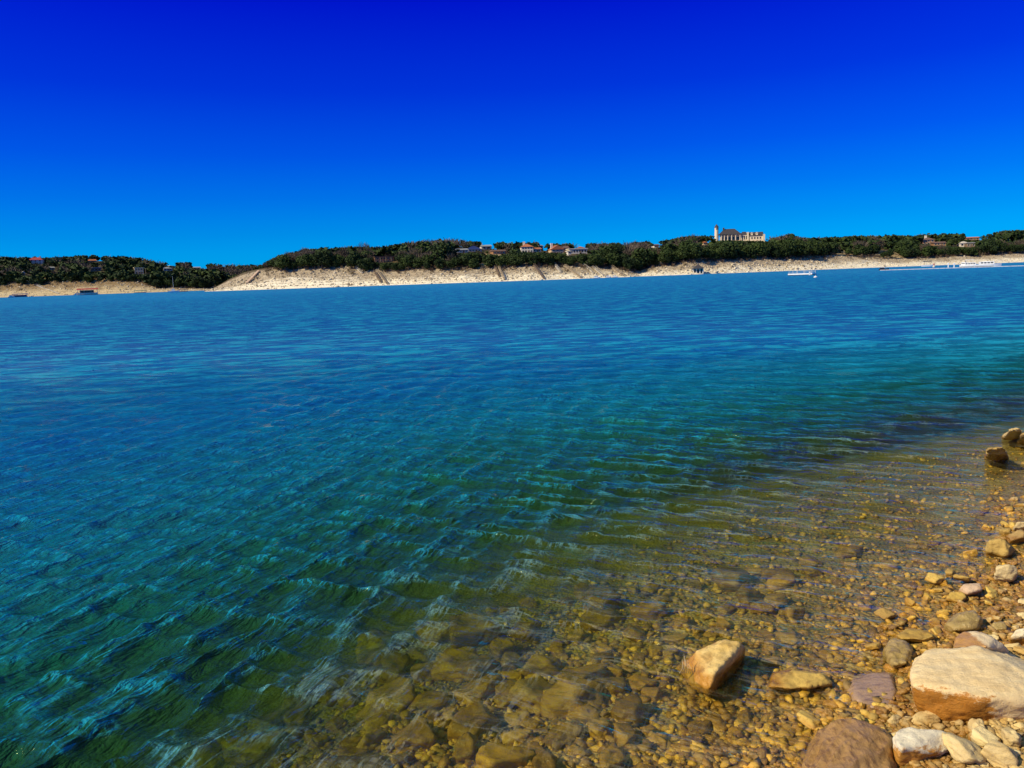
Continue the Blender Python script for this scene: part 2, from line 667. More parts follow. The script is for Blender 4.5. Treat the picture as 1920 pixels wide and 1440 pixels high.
# pixel column, shore distance, where the bank ends, where the trees end against the sky
MAIN = [(383, 440, 546, 546), (400, 439, 541, 541), (430, 436, 527, 526), (460, 434, 515, 512), (490, 432, 509, 500),
        (530, 428, 503, 480), (580, 424, 500, 467), (640, 420, 499, 464), (685, 416, 503, 463), (720, 413, 504, 463),
        (760, 408, 503, 456), (800, 403, 502, 451), (860, 398, 502, 449), (900, 396, 500, 453), (960, 392, 497, 456),
        (1000, 390, 495, 454), (1050, 391, 496, 457), (1100, 391, 498, 456), (1150, 392, 501, 456), (1180, 392, 508, 455),
        (1200, 405, 507, 453), (1220, 405, 500, 451), (1250, 405, 493, 449), (1290, 405, 487, 443), (1350, 412, 485, 441),
        (1400, 420, 483, 446), (1450, 428, 482, 446), (1480, 432, 481, 440), (1500, 435, 480, 446), (1540, 441, 480, 446),
        (1600, 450, 478, 443), (1650, 453, 481, 441), (1700, 456, 482, 440), (1760, 460, 481, 438), (1850, 465, 476, 437),
        (1900, 468, 472, 431), (1980, 473, 468, 428), (2100, 480, 466, 426)]
LEFT = [(-220, 660, 528, 478), (0, 650, 528, 481), (60, 640, 525, 483), (100, 635, 523, 483), (160, 625, 520, 479),
        (200, 620, 519, 479), (250, 615, 520, 482), (275, 612, 524, 485), (300, 610, 533, 491), (340, 610, 535, 492),
        (380, 612, 536, 494), (420, 640, 537, 496), (470, 700, 537, 497), (520, 720, 537, 496), (640, 740, 537, 494)]


# places where the slope lies open: quarry, cuttings, clearings
BARE_PATCH = [(1837, 1884, 450, 461), (1380, 1440, 456, 472), (1560, 1604, 466, 484), (905, 940, 476, 498), (1640, 1700, 470, 484), (1440, 1462, 470, 478)]


def terrain(name, tab, x0, x1, nx, bank_w, hill_w, treeh, mat, seed):
    cols = np.linspace(x0, x1, nx)
    Ys, yb, yk = curve(tab, cols)
    nb_, nh = 46, 34
    V = np.zeros((nb_ + nh + 3, nx, 3))
    frac = np.zeros((nb_ + nh + 3, nx))
    yh = horizon(cols)
    dirx = np.array([ray(c, horizon(c))[0] / ray(c, horizon(c))[1] for c in cols])
    zb = np.maximum(EYE + (yh - yb) / FPX * (Ys + bank_w) * 1.02, .05)
    zk = np.maximum(EYE + (yh - yk) / FPX * (Ys + bank_w + hill_w) * 1.02 - treeh * sstep(0, 20, yb - yk), zb + .02)
    rows = []
    rows.append((Ys - 60, np.full(nx, -9.0), np.full(nx, -.3)))
    rows.append((Ys - 12, np.full(nx, -1.6), np.full(nx, -.05)))
    for i in range(nb_):
        a = i / (nb_ - 1)
        Y = Ys + bank_w * a
        X = dirx * Y
        prof = .55 * a + .45 * a ** 1.7
        st = prof * 9 + .5 * vnoise(X * .03, Y * .03, seed)
        fl = np.floor(st)
        st = (fl + sstep(.35, .8, st - fl)) / 9
        z = zb * np.clip(.3 * prof + .7 * st, 0, 1.1)
        edge = np.minimum(1, zb / 6)
        z = z + edge * (a * (1 - a) * 4 * .5 + .12) * (1.0 * fbm(X * .09, Y * .09, seed + 2, 4) + .3 * vnoise(X * .5, Y * .5, seed + 5))
        if i == 0:
            z = np.full(nx, -.25)
        rows.append((Y, z, np.full(nx, a)))
    for i in range(1, nh + 1):
        a = i / nh
        Y = Ys + bank_w + hill_w * a
        X = dirx * Y
        z = zb + (zk - zb) * (1 - (1 - a) ** 1.35) + 1.2 * fbm(X * .02, Y * .02, seed + 9, 3) * min(1, 4 * a) * np.minimum(1, zb / 6) * (1 - a)
        rows.append((Y, z, np.full(nx, 1 + a)))
    rows.append((Ys + bank_w + hill_w + 160, zk - 10, np.full(nx, 2.2)))
    for i, (Y, z, f_) in enumerate(rows):
        V[i, :, 0] = dirx * Y
        V[i, :, 1] = Y
        V[i, :, 2] = z
        frac[i] = f_
    me = mesh_np(name, V.reshape(-1, 3), grid_faces(*V.shape[:2]), mat, False)
    attr(me, 'bank', frac.ravel())
    w_ = (V - np.array([0, 0, EYE])) @ FW
    PX = 960 + FPX * ((V - np.array([0, 0, EYE])) @ RT) / w_
    PY = 720 - FPX * ((V - np.array([0, 0, EYE])) @ UP) / w_
    PX, PY = PX + 14 * fbm(V[..., 0] * .08, V[..., 1] * .08, 3.0, 3), PY + 4.5 * fbm(V[..., 0] * .08, V[..., 1] * .08, 6.0, 3)
    bare = np.zeros_like(frac)
    for a0, a1, b0, b1 in BARE_PATCH:
        bare = np.maximum(bare, ((PX > a0) & (PX < a1) & (PY > b0) & (PY < b1) & (frac > .9)) * 1.0)
    attr(me, 'bare', bare.ravel())
    return me, V, frac, cols


def land_mat(name, pale, mid, upper):
    t = NT(name)
    g = t.n('NewGeometry')
    P = g.outputs['Position']
    f = t.attr('bank')
    n0 = t.noise(t.scaled(P, (1, 1, 3.5)), .10, 5, .6, .5)
    n1 = t.noise(t.scaled(P, (1, 1, 2.5)), .45, 6, .68)
    n2 = t.noise(t.scaled(P, (1, 1, 1.5)), 1.6, 4, .7)
    ff = t.math('ADD', f, t.math('MULTIPLY', t.math('SUBTRACT', n0, .5), .75))
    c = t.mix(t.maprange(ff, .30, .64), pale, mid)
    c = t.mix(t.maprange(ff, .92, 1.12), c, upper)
    c = t.mix(t.attr('bare'), c, (.50, .38, .21))
    c = t.mix(t.math('MULTIPLY', t.maprange(n1, .50, .66), t.maprange(ff, .0, .75, .12, .85)), c, (.13, .085, .045))
    c = t.mix(t.math('MULTIPLY', t.maprange(n2, .56, .66), .45), c, (.09, .06, .04))
    return t.done(t.principled(c, .9, t.bump(n1, .8, 1.0), .2))


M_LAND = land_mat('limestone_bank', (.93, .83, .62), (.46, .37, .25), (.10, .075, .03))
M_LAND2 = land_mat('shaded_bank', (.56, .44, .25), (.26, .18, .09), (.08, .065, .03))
meM, VM, FM, CM = terrain('bluff', MAIN, 383, 2100, 640, 34, 130, 6.3, M_LAND, 1.0)
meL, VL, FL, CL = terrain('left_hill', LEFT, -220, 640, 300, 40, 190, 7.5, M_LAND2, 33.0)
tag(link('far_hillside', meM), 'pale limestone bluff and wooded hill across the lake', None, kind='structure')
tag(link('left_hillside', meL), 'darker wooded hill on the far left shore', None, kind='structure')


def on_land(px, a, V=None, cols=None):
    """a point on the slope: pixel column, and 0 waterline, 1 top of bank, 2 ridge"""
    V = VM if V is None else V
    cols = CM if cols is None else cols
    ci = np.interp(px, cols, np.arange(len(cols)))
    nb_, nh = 46, 34
    ri = 2 + a * (nb_ - 1) if a <= 1 else 2 + (nb_ - 1) + (a - 1) * nh
    i0, j0 = int(min(ri, V.shape[0] - 2)), int(min(ci, V.shape[1] - 2))
    fi, fj = ri - i0, ci - j0
    p = (V[i0, j0] * (1 - fi) * (1 - fj) + V[i0 + 1, j0] * fi * (1 - fj) + V[i0, j0 + 1] * (1 - fi) * fj + V[i0 + 1, j0 + 1] * fi * fj)
    return Vector(p)


def land_at(px, py, left=False):
    """where the slope is seen at this pixel"""
    V, cols = (VL, CL) if left else (VM, CM)
    best = None
    for a in np.linspace(0, 2, 241):
        p = on_land(px, a, V, cols)
        if project(p)[1] <= py:
            return p, a
        best = (p, a)
    return best


# ------------------------------------------------------------------ stones of the near shore
def icos(sub):
    b = bmesh.new()
    bmesh.ops.create_icosphere(b, subdivisions=sub, radius=1.0)
    v = np.array([x.co[:] for x in b.verts])
    f = np.array([[q.index for q in p.verts] for p in b.faces])
    b.free()
    return v, f


ICO = {k: icos(k) for k in (1, 2, 3, 4)}


def stone_shape(sub, seed, flat=.55, p=60, rough=.10):
    """a broken limestone cobble: a dozen soft facets"""
    r_ = np.random.default_rng(seed)
    v, f = ICO[sub]
    n = r_.normal(size=(10, 3))
    n /= np.linalg.norm(n, axis=1)[:, None]
    d = r_.uniform(.66, 1.05, 10)
    n = np.concatenate([n, np.eye(3), -np.eye(3)])
    d = np.concatenate([d, r_.uniform(.85, 1.05, 6)])
    dd = np.maximum(v @ n.T, 0) / d
    rad = (dd ** p).sum(1) ** (-1 / p)
    w = v * rad[:, None]
    w += v * (rough * fbm(v[:, 0] * 2.2 + seed, v[:, 1] * 2.2, v[:, 2] * 2.2, 5, .6))[:, None]
    if sub == 1:
        w = w * r_.uniform(.62, 1.12, len(v))[:, None]
    w *= np.array([1.0, r_.uniform(.62, .9), flat * r_.uniform(.8, 1.25)])
    return w, f


STONES = []
for k in range(9):
    w, f = stone_shape(4, 100 + k, .52)
    STONES.append(mesh_np('stone', w, f, M_STONE, True))
M_GOLD = stone_mat('algae_stained_stone', (.80, .54, .11), (.58, .36, .06), (.28, .15, .03), (.74, .58, .28), level=.02)
M_PALE = stone_mat('bleached_stone', (.86, .68, .33), (.68, .49, .20), (.38, .24, .08), (.60, .42, .18), level=.03, vary=.3, dirt=.4)
STONES_G = []
for k in range(6):
    w, f = stone_shape(4, 140 + k, .55)
    STONES_G.append(mesh_np('stone', w, f, M_GOLD, True))
M_MOSS = stone_mat('dark_algae_stone', (.64, .42, .06), (.36, .21, .025), (.10, .055, .01), (.8, .65, .4), level=.02)
STONES_D = []
for k in range(6):
    w, f = stone_shape(4, 150 + k, .6)
    STONES_D.append(mesh_np('stone', w, f, M_MOSS, True))
STONES_P = []
for k in range(6):
    w, f = stone_shape(4, 160 + k, .6)
    STONES_P.append(mesh_np('stone', w, f, M_PALE, True))


def place_stone(meshes, p, size, label, group=None, sink=.3, name='stone', tilt=.35, cat='stone', sc=None):
    o = link(name, random.choice(meshes))
    o.location = (p[0], p[1], p[2] + size * (.5 - sink) * .55)
    o.rotation_euler = (random.uniform(-tilt, tilt), random.uniform(-tilt, tilt), random.uniform(0, 6.28))
    q = sc or (1, random.uniform(.8, 1.1), random.uniform(.75, 1.15))
    o.scale = (size / 2 * q[0], size / 2 * q[1], size / 2 * q[2])
    return tag(o, label, cat, group)


def hull_rock(name, label, pts, mat, voxel=.012, rough=.02, soft=3, ridge=.0, cat='rock', seed=0):
    """an angular rock from its corner points, edges worn and faces pitted"""
    b = bmesh.new()
    for p in pts:
        b.verts.new(p)
    bmesh.ops.convex_hull(b, input=b.verts)
    me = bpy.data.meshes.new('tmp')
    b.to_mesh(me)
    b.free()
    o = bpy.data.objects.new('tmp', me)
    COL.objects.link(o)
    md = o.modifiers.new('r', 'REMESH')
    md.mode = 'VOXEL'
    md.voxel_size = voxel
    sm = o.modifiers.new('s', 'SMOOTH')
    sm.factor = .5
    sm.iterations = soft
    dg = bpy.context.evaluated_depsgraph_get()
    ev = o.evaluated_get(dg)
    m2 = bpy.data.meshes.new_from_object(ev)
    COL.objects.unlink(o)
    bpy.data.objects.remove(o)
    bpy.data.meshes.remove(me)
    n = len(m2.vertices)
    co = np.zeros(n * 3, np.float32)
    no = np.zeros(n * 3, np.float32)
    m2.vertices.foreach_get('co', co)
    m2.vertices.foreach_get('normal', no)
    co, no = co.reshape(-1, 3).astype(float), no.reshape(-1, 3)
    x, y, z = co.T
    d = rough * (fbm(x * 4 + seed, y * 4, z * 5, 3) * 1.1 + .4 * fbm(x * 34 + seed, y * 34, z * 44, 3, .6))
    if ridge:
        d = d + ridge * (1 - 2 * np.abs(vnoise((x - y) * 16 + z * 6, (x + y) * 4 + seed, z * 12)))
    co = co + no * d[:, None]
    c = co.mean(0)
    c[2] = co[:, 2].min()
    m2.vertices.foreach_set('co', (co - c).astype(np.float32).ravel())
    m2.polygons.foreach_set('use_smooth', np.ones(len(m2.polygons), bool))
    m2.materials.clear()
    m2.materials.append(mat)
    m2.name = name
    m2.update()
    o = link(name, m2, None, Vector(c))
    return tag(o, label, cat)


def pts(*rows):
    return [spot(*r) for r in rows]


# the big pale boulder, soaked on its lower front
bp = spot(1712, 1287, .21)
bq = spot(1775, 1287, .21)
br = spot(1845, 1311, .20)
cd = (br - bp).normalized()
nrm = Vector((-cd.y, cd.x, 0)).normalized()
if nrm.y < 0:
    nrm = -nrm
n_front = (nrm * .55 + Vector((0, 0, .83))).normalized()
n_side = (Vector((.9, -.35, .25))).normalized()
M_BOULDER = stone_mat('boulder_limestone', (.94, .74, .40), (.86, .62, .29), (.62, .42, .18), (.60, .34, .10),
                      planes=[(bp * .5 + br * .5, n_front), (spot(1858, 1325, .12), n_side)], spread=.012, scale=7, streak=(1, 3.2, 3.2), vary=0, dirt=.35)
hull_rock('boulder', 'biggest pale tan boulder on the beach with a wet orange front', pts(
    (1712, 1284, .215), (1708, 1262, .22), (1718, 1243, .23), (1742, 1217, .24), (1832, 1212, .25), (1900, 1250, .23), (1990, 1290, .2),
    (1775, 1290, .22), (1842, 1310, .205), (1930, 1320, .17), (2000, 1335, .12),
    (1716, 1322, .07), (1728, 1350, -.02), (1792, 1377, -.05), (1850, 1362, -.04), (1925, 1345, -.03), (2010, 1345, -.02),
    (1712, 1240, -.05), (1760, 1225, -.05), (1900, 1215, -.05), (2000, 1265, -.05), (1770, 1345, .06)), M_BOULDER, .013, .010, 3)
M_R2 = stone_mat('half_wet_limestone', (.88, .70, .42), (.72, .53, .28), (.42, .31, .20), (.62, .42, .20),
                 planes=[(spot(1826, 1200, .2), Vector((1, .05, .1)).normalized())], spread=.015, scale=8, vary=0, dirt=.4)
hull_rock('rock', 'rounded rock tucked behind the biggest boulder, its left half wet', pts(
    (1786, 1214, .2), (1790, 1194, .21), (1806, 1184, .22), (1832, 1182, .23), (1866, 1196, .22), (1889, 1215, .16), (1884, 1230, .1),
    (1850, 1215, .22), (1868, 1244, -.02), (1788, 1232, -.03), (1895, 1228, .0), (1830, 1190, .0)), M_R2, .011, .010, 4, seed=3)
M_R3 = stone_mat('white_crusted_stone', (.92, .82, .58), (.80, .66, .40), (.42, .36, .28), (.66, .36, .10),
                 planes=[(spot(1700, 1405, .1), Vector((.1, .5, .85)).normalized()), (spot(1765, 1420, .05), Vector((.9, -.1, .1)).normalized())],
                 spread=.016, scale=10, vary=0)
hull_rock('rock', 'white-topped stone with an orange underside at the bottom edge', pts(
    (1673, 1382, .13), (1683, 1367, .14), (1699, 1363, .14), (1773, 1370, .13), (1789, 1381, .1), (1800, 1398, .05), (1776, 1410, .07),
    (1690, 1405, .13), (1740, 1412, .09), (1678, 1440, .0), (1690, 1452, -.03), (1742, 1440, -.03), (1780, 1416, -.03), (1676, 1400, .05), (1690, 1372, -.04)),
    M_R3, .009, .009, 3, seed=8)
M_R4 = stone_mat('wet_brown_limestone', (.58, .38, .15), (.44, .28, .10), (.20, .11, .04), (.8, .7, .55), level=.3, scale=8, streak=(3, 1, 2), vary=0)
hull_rock('rock', 'broad wet brown slab cut by the bottom edge of the picture', pts(
    (1514, 1408, .03), (1538, 1372, .05), (1568, 1352, .10), (1602, 1347, .115), (1646, 1361, .11), (1668, 1386, .09), (1674, 1436, .05), (1600, 1400, .10),
    (1665, 1510, .05), (1570, 1510, .09), (1496, 1500, .02), (1504, 1446, .02), (1486, 1455, -.1), (1518, 1388, -.08), (1600, 1356, -.08), (1680, 1392, -.06), (1690, 1470, -.06)),
    M_R4, .008, .010, 1, ridge=.009, seed=12)
M_R5 = stone_mat('awash_slab', (.50, .37, .27), (.42, .30, .20), (.22, .15, .11), (.85, .75, .6), level=.3, scale=7, streak=(1, 4, 2), vary=0)
hull_rock('rock', 'flat purplish grey slab awash left of the biggest boulder', pts(
    (1600, 1270, .03), (1640, 1262, .035), (1670, 1264, .035), (1677, 1302, .035), (1671, 1331, .03), (1640, 1330, .03), (1606, 1312, .025),
    (1580, 1292, -.02), (1592, 1322, -.05), (1622, 1348, -.06), (1668, 1346, -.06), (1690, 1300, -.06), (1680, 1262, -.06), (1590, 1265, -.06)),
    M_R5, .010, .008, 2, seed=17)
hull_rock('rock', 'wedge shaped golden rock standing out of the shallow water', pts(
    (1362, 1202, .12), (1387, 1208, .125), (1384, 1222, .09), (1338, 1264, .085), (1331, 1290, .02), (1310, 1222, .075), (1278, 1245, .0), (1296, 1280, -.02),
    (1328, 1299, -.05), (1300, 1292, -.08), (1268, 1252, -.12), (1396, 1236, -.10), (1356, 1280, -.10), (1394, 1216, .02), (1330, 1215, -.1)),
    stone_mat('wet_golden_rock', (.84, .60, .22), (.62, .40, .09), (.30, .17, .04), (.72, .50, .2), level=.075, spread=.03, scale=9, vary=0, dirt=.55), .009, .012, 1, ridge=.005, seed=23)
hull_rock('rock', 'low ochre rock lying flat just right of the wedge rock', pts(
    (1440, 1288, .015), (1448, 1266, .025), (1500, 1258, .045), (1545, 1267, .045), (1558, 1282, .02), (1520, 1286, .03), (1490, 1291, .02),
    (1435, 1296, -.06), (1495, 1300, -.06), (1562, 1290, -.06), (1550, 1262, -.06), (1450, 1260, -.06)), M_GOLD, .009, .012, 2, ridge=.005, seed=29)
hull_rock('rock', 'flat ochre rock with an uneven top above the lumpy olive rock', pts(
    (1680, 1190, .05), (1700, 1178, .06), (1742, 1183, .06), (1752, 1192, .05), (1735, 1200, .05), (1690, 1198, .04),
    (1678, 1205, -.04), (1735, 1210, -.03), (1755, 1200, -.03), (1700, 1178, -.04)), M_GOLD, .008, .011, 2, ridge=.004, seed=31)
M_OLIVE = stone_mat('lumpy_olive_stone', (.62, .50, .24), (.48, .38, .16), (.26, .19, .07), (.8, .7, .5), level=.2, scale=12, vary=0)
hull_rock('rock', 'lumpy olive rock left of the biggest boulder', pts(
    (1664, 1216, .05), (1676, 1204, .065), (1698, 1206, .065), (1706, 1222, .06), (1698, 1242, .05), (1678, 1246, .04),
    (1660, 1226, -.03), (1668, 1250, -.03), (1702, 1252, -.03), (1712, 1215, -.03), (1680, 1200, -.03)), M_OLIVE, .008, .018, 2, ridge=.006, seed=37)
hull_rock('rock', 'grey green wet rock at the edge just behind the half wet rock', pts(
    (1776, 1170, .06), (1800, 1152, .10), (1826, 1146, .11), (1837, 1160, .10), (1832, 1176, .06), (1790, 1182, .05),
    (1772, 1188, -.04), (1836, 1182, -.03), (1842, 1165, -.03), (1795, 1155, -.04)), M_OLIVE, .008, .010, 2, ridge=.005, seed=41)
M_PINK = stone_mat('pinkish_slab', (.66, .47, .30), (.54, .36, .20), (.32, .20, .10), (.8, .65, .4), level=.06, scale=9, vary=0)
hull_rock('rock', 'pinkish slab leaning on a smaller golden stone at the waterline', pts(
    (1795, 1108, .04), (1806, 1096, .09), (1838, 1093, .10), (1841, 1104, .08), (1815, 1113, .05), (1796, 1118, -.01), (1840, 1112, -.01), (1812, 1100, -.02)),
    M_PINK, .008, .010, 2, seed=43)
hull_rock('rock', 'golden stone under the lower end of the pinkish slab', pts(
    (1774, 1122, .03), (1783, 1111, .055), (1806, 1110, .06), (1812, 1118, .045), (1800, 1129, .02), (1775, 1132, -.02), (1808, 1132, -.02), (1790, 1112, -.02)),
    M_GOLD, .007, .008, 2, seed=47)
hull_rock('rock', 'pale ribbed rock standing upright on the wet gravel', pts(
    (1864, 1078, .07), (1870, 1064, .13), (1886, 1060, .15), (1904, 1061, .14), (1909, 1072, .1), (1900, 1088, .05),
    (1868, 1094, -.02), (1882, 1098, -.02), (1906, 1092, -.02), (1880, 1066, -.02)), M_PALE, .008, .012, 2, ridge=.012, seed=53)
hull_rock('rock', 'jagged golden rock at the water edge with a pale right tip', pts(
    (1852, 1030, .05), (1856, 1016, .11), (1876, 1013, .13), (1896, 1022, .1), (1897, 1030, .06), (1885, 1041, .03),
    (1850, 1042, -.04), (1888, 1048, -.04), (1900, 1034, -.04), (1862, 1018, -.04)), M_GOLD, .008, .014, 2, ridge=.010, seed=59)
hull_rock('rock', 'pale bright rock half cut by the right edge, above the jagged rock', pts(
    (1900, 992, .05), (1906, 979, .11), (1925, 978, .12), (1940, 988, .08), (1898, 1000, -.03), (1942, 1002, -.03), (1920, 982, -.03)), M_PALE, .008, .012, 2, seed=61)
M_DKR = stone_mat('dark_soaked_rock', (.56, .38, .12), (.40, .26, .08), (.18, .10, .04), (.62, .5, .35), level=.1, scale=9, vary=0)
hull_rock('rock', 'broken brown rock standing alone in the water near the right edge', pts(
    (1848, 850, .12), (1850, 842, .2), (1872, 843, .19), (1879, 837, .24), (1886, 842, .2), (1890, 852, .12), (1875, 858, .05),
    (1846, 866, -.1), (1892, 866, -.1), (1868, 850, -.1), (1850, 858, .04)), M_DKR, .013, .022, 1, ridge=.012, seed=67)
hull_rock('rock', 'farthest pale golden rock in the water at the right edge', pts(
    (1882, 819, .05), (1893, 806, .22), (1908, 803, .26), (1917, 808, .22), (1919, 818, .08), (1880, 824, -.08), (1922, 824, -.08), (1900, 810, -.08)),
    M_PALE, .013, .018, 1, seed=71)
hull_rock('rock', 'tan rock touching the farthest golden rock, cut by the right edge', pts(
    (1908, 826, .04), (1918, 814, .2), (1935, 812, .22), (1945, 825, .1), (1905, 836, -.08), (1948, 836, -.08), (1925, 818, -.08)), M_DKR, .013, .018, 1, seed=73)
M_TWO = stone_mat('orange_based_stone', (.90, .80, .55), (.82, .66, .36), (.5, .34, .14), (.72, .42, .10), level=.10, spread=.012, scale=9, vary=0)
hull_rock('rock', 'cream stone with an orange base at the right edge beside the half wet rock', pts(
    (1893, 1196, .11), (1902, 1180, .15), (1922, 1176, .16), (1945, 1190, .13), (1892, 1215, -.01), (1945, 1222, -.01), (1915, 1185, .0)), M_TWO, .008, .010, 3, seed=79)
hull_rock('rock', 'olive tan stone right of the grey green wet rock', pts(
    (1850, 1180, .05), (1864, 1166, .08), (1884, 1164, .085), (1890, 1180, .06), (1850, 1194, -.01), (1888, 1194, .0), (1870, 1170, .0)), M_OLIVE, .008, .010, 2, seed=83)
place_stone(STONES_G, spot(1661, 1157, .0), .115, 'round yellow stone in the shallows above the flat ochre rock', sink=.15)
place_stone(STONES_G, spot(1638, 1217, .0), .10, 'orange pebble just left of the lumpy olive rock', sink=.2)
place_stone(STONES_G, spot(1754, 1089, .0), .12, 'yellow stone left of two neighbours at the water edge', sink=.2)
place_stone(STONES_G, spot(1802, 1088, .02), .11, 'golden peaked stone just above the pinkish slab', sink=.2)
place_stone(STONES_G, spot(1782, 1078, .02), .09, 'small golden stone behind the yellow ones at the edge', sink=.2)
place_stone(STONES_G, spot(1884, 1003, .0), .13, 'small golden stone left below the pale bright rock', sink=.25)
place_stone(STONES, spot(1908, 1012, .02), .17, 'tan stone right above the jagged golden rock', sink=.25)
place_stone(STONES_G, spot(1752, 1174, -.01), .085, 'small amber stone right of the round yellow stone', sink=.2)
place_stone(STONES_P, spot(1832, 1373, .05), .10, 'golden angular pebble below the biggest boulder', sink=.1)
place_stone(STONES_P, spot(1842, 1394, .05), .12, 'pale yellow pebble right of the white-topped stone', sink=.1)
place_stone(STONES_P, spot(1808, 1420, .05), .19, 'white lumpy stone at the bottom edge, right of the white-topped stone', sink=.15)
place_stone(STONES_P, spot(1872, 1425, .06), .14, 'cream stone at the bottom edge near the right corner', sink=.15)
place_stone(STONES_P, spot(1895, 1392, .07), .11, 'pinkish pebble near the lower right corner', sink=.15)
place_stone(STONES_G, spot(1520, 1360, -.02), .15, 'dark amber stone left of the broad wet brown slab', sink=.3)
place_stone(STONES, spot(1735, 1355, .02), .14, 'olive flat stone between the biggest boulder and the white-topped stone', sink=.35)

# stones one by one under the shallow water
HERO = []
for q_ in ((1850, 1290, .1, .48), (1960, 1290, .1, .45), (1330, 1250, 0, .27), (1590, 1415, .05, .34), (1635, 1300, .0, .22), (1735, 1400, .05, .20),
           (1838, 1210, .1, .2), (1500, 1278, .0, .2), (1712, 1193, .03, .14), (1685, 1225, .03, .13), (1805, 1168, .05, .16), (1885, 1080, .05, .14),
           (1872, 1030, .05, .16), (1868, 852, 0, .3), (1905, 815, 0, .3)):
    h_ = spot(*q_[:3])
    HERO.append((h_.x, h_.y, q_[3]))


def free_spot(x, y, r):
    return all((x - a) ** 2 + (y - b) ** 2 > (c + r) ** 2 for a, b, c in HERO)


srt = np.random.default_rng(55)
big = []
tries = 0
while len(big) < 230 and tries < 6000:
    tries += 1
    px, py = srt.uniform(150, 1750), srt.uniform(1010, 1500)
    p = spot(px, py)
    s_ = float(shore_dist(p.x, p.y))
    if not .15 < s_ < 3.6:
        continue
    size = float(np.clip(srt.lognormal(math.log(.17), .5), .08, .45))
    if not free_spot(p.x, p.y, size * .4):
        continue
    if any((p.x - q[0]) ** 2 + (p.y - q[1]) ** 2 < (.36 * (size + q[2])) ** 2 for q in big):
        continue
    big.append((p.x, p.y, size))
for x, y, size in big:
    zb = float(bed_height(x, y))
    size = min(size, max(.06, (-zb - .02) * 1.8))
    q = random.random()
    o = place_stone(STONES_D if q < .48 else STONES_G if q < .8 else STONES if q < .92 else STONES_P, (x, y, zb), size, 'golden brown stone lying under the shallow green water',
                    'stones lying under the shallow water', sink=.25, name='submerged_stone', tilt=.3)
for px, py, size, lab in ((1010, 1330, .34, 'bright yellow rock under the ripples, left of the wedge rock'),
                          (1075, 1350, .36, 'long bright cream yellow slab under the water at bottom centre'),
                          (850, 1228, .34, 'rounded brown boulder under water by a dark gap'),
                          (735, 1300, .36, 'algae covered boulder farthest left among the sunken rocks'),
                          (905, 1290, .3, 'amber boulder under water in the middle of the sunken rocks')):
    p = spot(px, py, -.25)
    zb = float(bed_height(p.x, p.y))
    size = min(size, max(.08, (-zb - .02) * 2.0))
    place_stone(STONES_P if 'bright' in lab else STONES_G, (p.x, p.y, zb), size, lab, sink=.2, name='submerged_rock', cat='rock')

# pebbles of the beach, the largest one by one
pr = np.random.default_rng(77)
peb = []
tries = 0
while len(peb) < 290 and tries < 20000:
    tries += 1
    px, py = pr.uniform(1440, 1960), pr.uniform(900, 1470)
    p = spot(px, py, .05)
    s_ = float(shore_dist(p.x, p.y))
    if not -2.4 < s_ < .32:
        continue
    size = float(np.clip(pr.lognormal(math.log(.050), .42), .03, .12))
    if not free_spot(p.x, p.y, -.06 if size < .05 else .0):
        continue
    if any((p.x - q[0]) ** 2 + (p.y - q[1]) ** 2 < (.34 * (size + q[2])) ** 2 for q in peb):
        continue
    peb.append((p.x, p.y, size, s_))
for x, y, size, s_ in peb:
    zb = float(bed_height(x, y))
    wet = s_ > -.12
    place_stone(STONES_G if wet and random.random() < .65 else (STONES if random.random() < .4 else STONES_P), (x, y, zb), size,
                'small wet golden pebble along the waterline' if wet else 'small dry pale pebble on the beach',
                'wet pebbles along the waterline' if wet else 'dry pebbles on the beach', sink=.2, name='pebble', cat='pebble', tilt=.6)

# finer gravel: too many to count
def scatter_gravel(name, n, sel, mat, lo, hi, seed, label, sub=1, area=None):
    r_ = np.random.default_rng(seed)
    protos = [stone_shape(sub, 300 + k + seed, .5, 60, .06)[0] for k in range(8)]
    f = ICO[sub][1]
    V, F, T = [], [], []
    cnt = 0
    xs = []
    while len(xs) < n:
        if area:
            xs += list(zip(r_.uniform(area[0], area[1], 4000), r_.uniform(area[2], area[3], 4000)))
        else:
            for a, b in zip(r_.uniform(-60, 1990, 4000), r_.uniform(820, 1500, 4000)):
                p = spot(a, b)
                xs.append((p.x, p.y))
        A = np.array(xs)
        keep = sel(A[:, 0], A[:, 1], r_)
        xs = [tuple(q) for q in A[keep]] if len(A) else []
        if cnt > 60:
            break
        cnt += 1
    A = np.array(xs[:n])
    zb = bed_height(A[:, 0], A[:, 1])
    size = np.exp(r_.uniform(math.log(lo), math.log(hi), len(A)))
    nv = len(protos[0])
    for i in range(len(A)):
        a = r_.uniform(0, 6.283)
        w = protos[i % 8] * (size[i] / 2)
        tl = r_.uniform(-.6, .6)
        c, s = math.cos(a), math.sin(a)
        ct, stt = math.cos(tl), math.sin(tl)
        x = w[:, 0] * ct + w[:, 2] * stt
        z = -w[:, 0] * stt + w[:, 2] * ct
        V.append(np.stack([x * c - w[:, 1] * s + A[i, 0], x * s + w[:, 1] * c + A[i, 1], z + zb[i] + size[i] * .12], 1))
        F.append(f + i * nv)
        T.append(np.full(nv, r_.random()))
    me = mesh_np(name, np.concatenate(V), np.concatenate(F), mat, False)
    attr(me, 'tone', np.concatenate(T))
    return tag(link(name, me), label, 'gravel', kind='stuff')


_seen = {}


def sel_beach(x, y, r_):
    s = shore_dist(x, y)
    return (s < .05) & (s > -2.4) & (x < 6.5)


def sel_bed(x, y, r_):
    s = shore_dist(x, y)
    return (s > -.05) & (s < 3.9 - 1.6 * r_.random(len(s))) & (y < 10)


